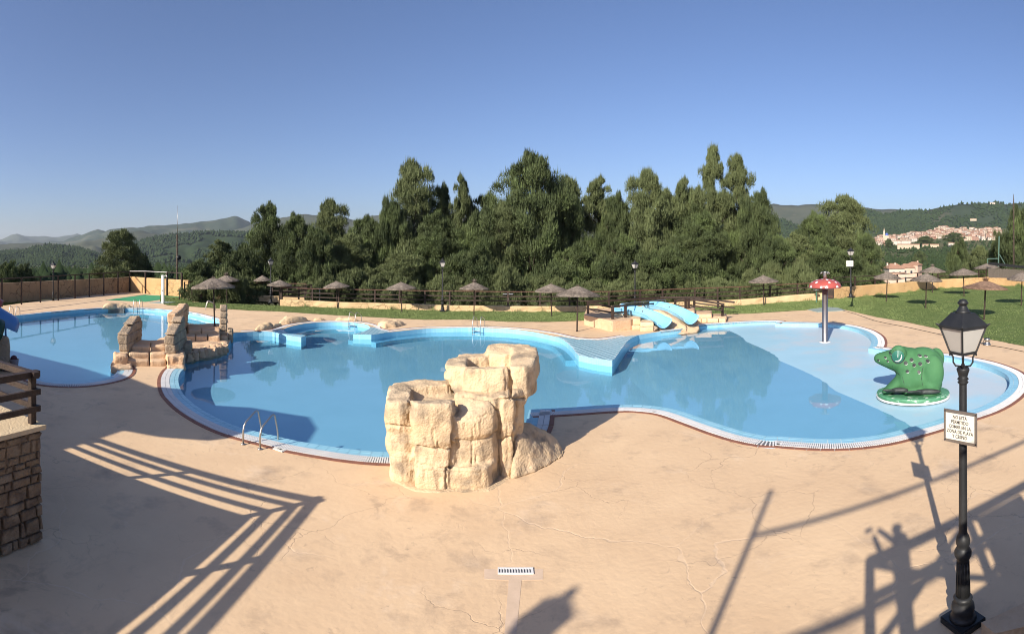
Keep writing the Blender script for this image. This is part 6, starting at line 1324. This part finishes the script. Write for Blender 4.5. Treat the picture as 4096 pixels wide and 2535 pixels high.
o = copy_tree(lamp0, None, 'lamp post on the left terrace behind the camera, seen only as a shadow', (-6.62,-2.3,kz), .8, 1.13)
tpole = empty('utility_pole', (-3.75,-1.75,0), 'tall thin pole with two crossbeams behind the camera, seen only as a shadow', 'pole'); MB().tube([(0,0,0),(0,0,7.05)],.045,8).build('pole', M_wood, tpole)
MB().beam((0,.0,6.2),(12,-.9,6.2),.06,.06).build('beam', M_wood, tpole); MB().beam((0,-.3,4.95),(12,-1.2,4.95),.08,.08).build('beam', M_wood, tpole)
tpole2 = tag(MB().tube([(8.2,-2.8,2.94),(8.2,-2.8,6.3)],.07,8).build('pole', M_wood), 'second post carrying the crossbeams on the terrace', 'pole'); tpole2.name = 'utility_pole'
# photographer
def skinned(name, joints, bones, m, parent, sub=2, loc=(0,0,0)):
    me = bpy.data.meshes.new(name); me.from_pydata([j[0] for j in joints], bones, []); o = bpy.data.objects.new(name, me); TMP.collection.objects.link(o)
    sk = o.modifiers.new('s','SKIN'); o.modifiers.new('u','SUBSURF').levels = sub
    for i, j in enumerate(joints): me.skin_vertices[0].data[i].radius = j[1]; me.skin_vertices[0].data[i].use_root = (i == 0)
    TMP.view_layers[0].update(); me2 = bpy.data.meshes.new_from_object(o.evaluated_get(TMP.view_layers[0].depsgraph)); bpy.data.objects.remove(o); me2.materials.clear(); return link(name, me2, m, parent, True)
pe = empty('person', (.24,-.44,2.94), 'person standing at the railing behind the camera, raising a phone with both hands', 'person', rz=.5)
J_ = [((0,0,.92),(.15,.11)),((0,0,1.12),(.13,.10)),((0,0,1.36),(.17,.11)),((0,.01,1.49),(.06,.06)),((0,.02,1.58),(.075,.09)),((0,.02,1.66),(.075,.085)),
      ((-.10,0,.86),(.09,.09)),((-.12,.01,.48),(.06,.06)),((-.13,0,.08),(.045,.045)),((-.13,.14,.03),(.04,.03)),((.10,0,.86),(.09,.09)),((.12,.01,.48),(.06,.06)),((.13,0,.08),(.045,.045)),((.13,.14,.03),(.04,.03)),
      ((-.19,0,1.40),(.055,.055)),((-.27,.13,1.22),(.055,.055)),((-.14,.34,1.46),(.045,.045)),((-.11,.38,1.50),(.045,.04)),((.19,0,1.40),(.055,.055)),((.27,.13,1.22),(.055,.055)),((.10,.34,1.46),(.045,.045)),((.07,.38,1.50),(.045,.04))]
M_cloth, M_skin = mat('dark_cloth', (.06,.07,.10), rough=.9), mat('skin', (.52,.33,.24), rough=.6)
skinned('body', J_, [(0,1),(1,2),(2,3),(3,4),(4,5),(0,6),(6,7),(7,8),(8,9),(0,10),(10,11),(11,12),(12,13),(2,14),(14,15),(15,16),(16,17),(2,18),(18,19),(19,20),(20,21)], M_skin, pe)
skinned('shirt', [((0,0,.93),(.20,.15)),((0,0,1.15),(.19,.15)),((0,0,1.38),(.21,.14)),((-.2,0,1.39),(.075,.075)),((-.25,.07,1.28),(.062,.062)),((.2,0,1.39),(.075,.075)),((.25,.07,1.28),(.062,.062))], [(0,1),(1,2),(2,3),(3,4),(2,5),(5,6)], M_cloth, pe)
skinned('hair', [((0,-.01,1.62),(.088,.10)),((0,-.01,1.69),(.08,.09))], [(0,1)], M_iron, pe)
ph = MB().box((-.03,-.035,4.455),(.15,.008,.075)).build('phone', M_iron, None, bevel=.003); tag(ph, 'phone held up by the photographer just behind the camera', 'phone')
# shrubs and kerb at the lower right corner
kb = MB().prism([at_z(*px('S',1380,1500)), at_z(*px('S',1757,1320)), (12,3.0), (12,2.4), at_z(*px('S',1900,1500)), at_z(*px('S',1500,1600))][::-1], 0, .12).build('kerb', M_rocks); tag(kb, 'low stone kerb of a planting bed at the bottom right corner', 'kerb')
# ---------------------------------------------------------------- haze
hz = MB().box((0,0,150),(22000,22000,700)).build('haze', None, kind='stuff'); hm_ = bpy.data.materials.new('haze'); hm_.use_nodes = True; n = hm_.node_tree.nodes; n.clear(); ou = n.new('ShaderNodeOutputMaterial'); vv = n.new('ShaderNodeVolumePrincipled')
vv.inputs['Color'].default_value = (.80,.90,1,1); vv.inputs['Density'].default_value = 5e-5; vv.inputs['Anisotropy'].default_value = .2; hm_.node_tree.links.new(vv.outputs[0], ou.inputs['Volume']); hz.data.materials.append(hm_)
bpy.data.scenes.remove(TMP)
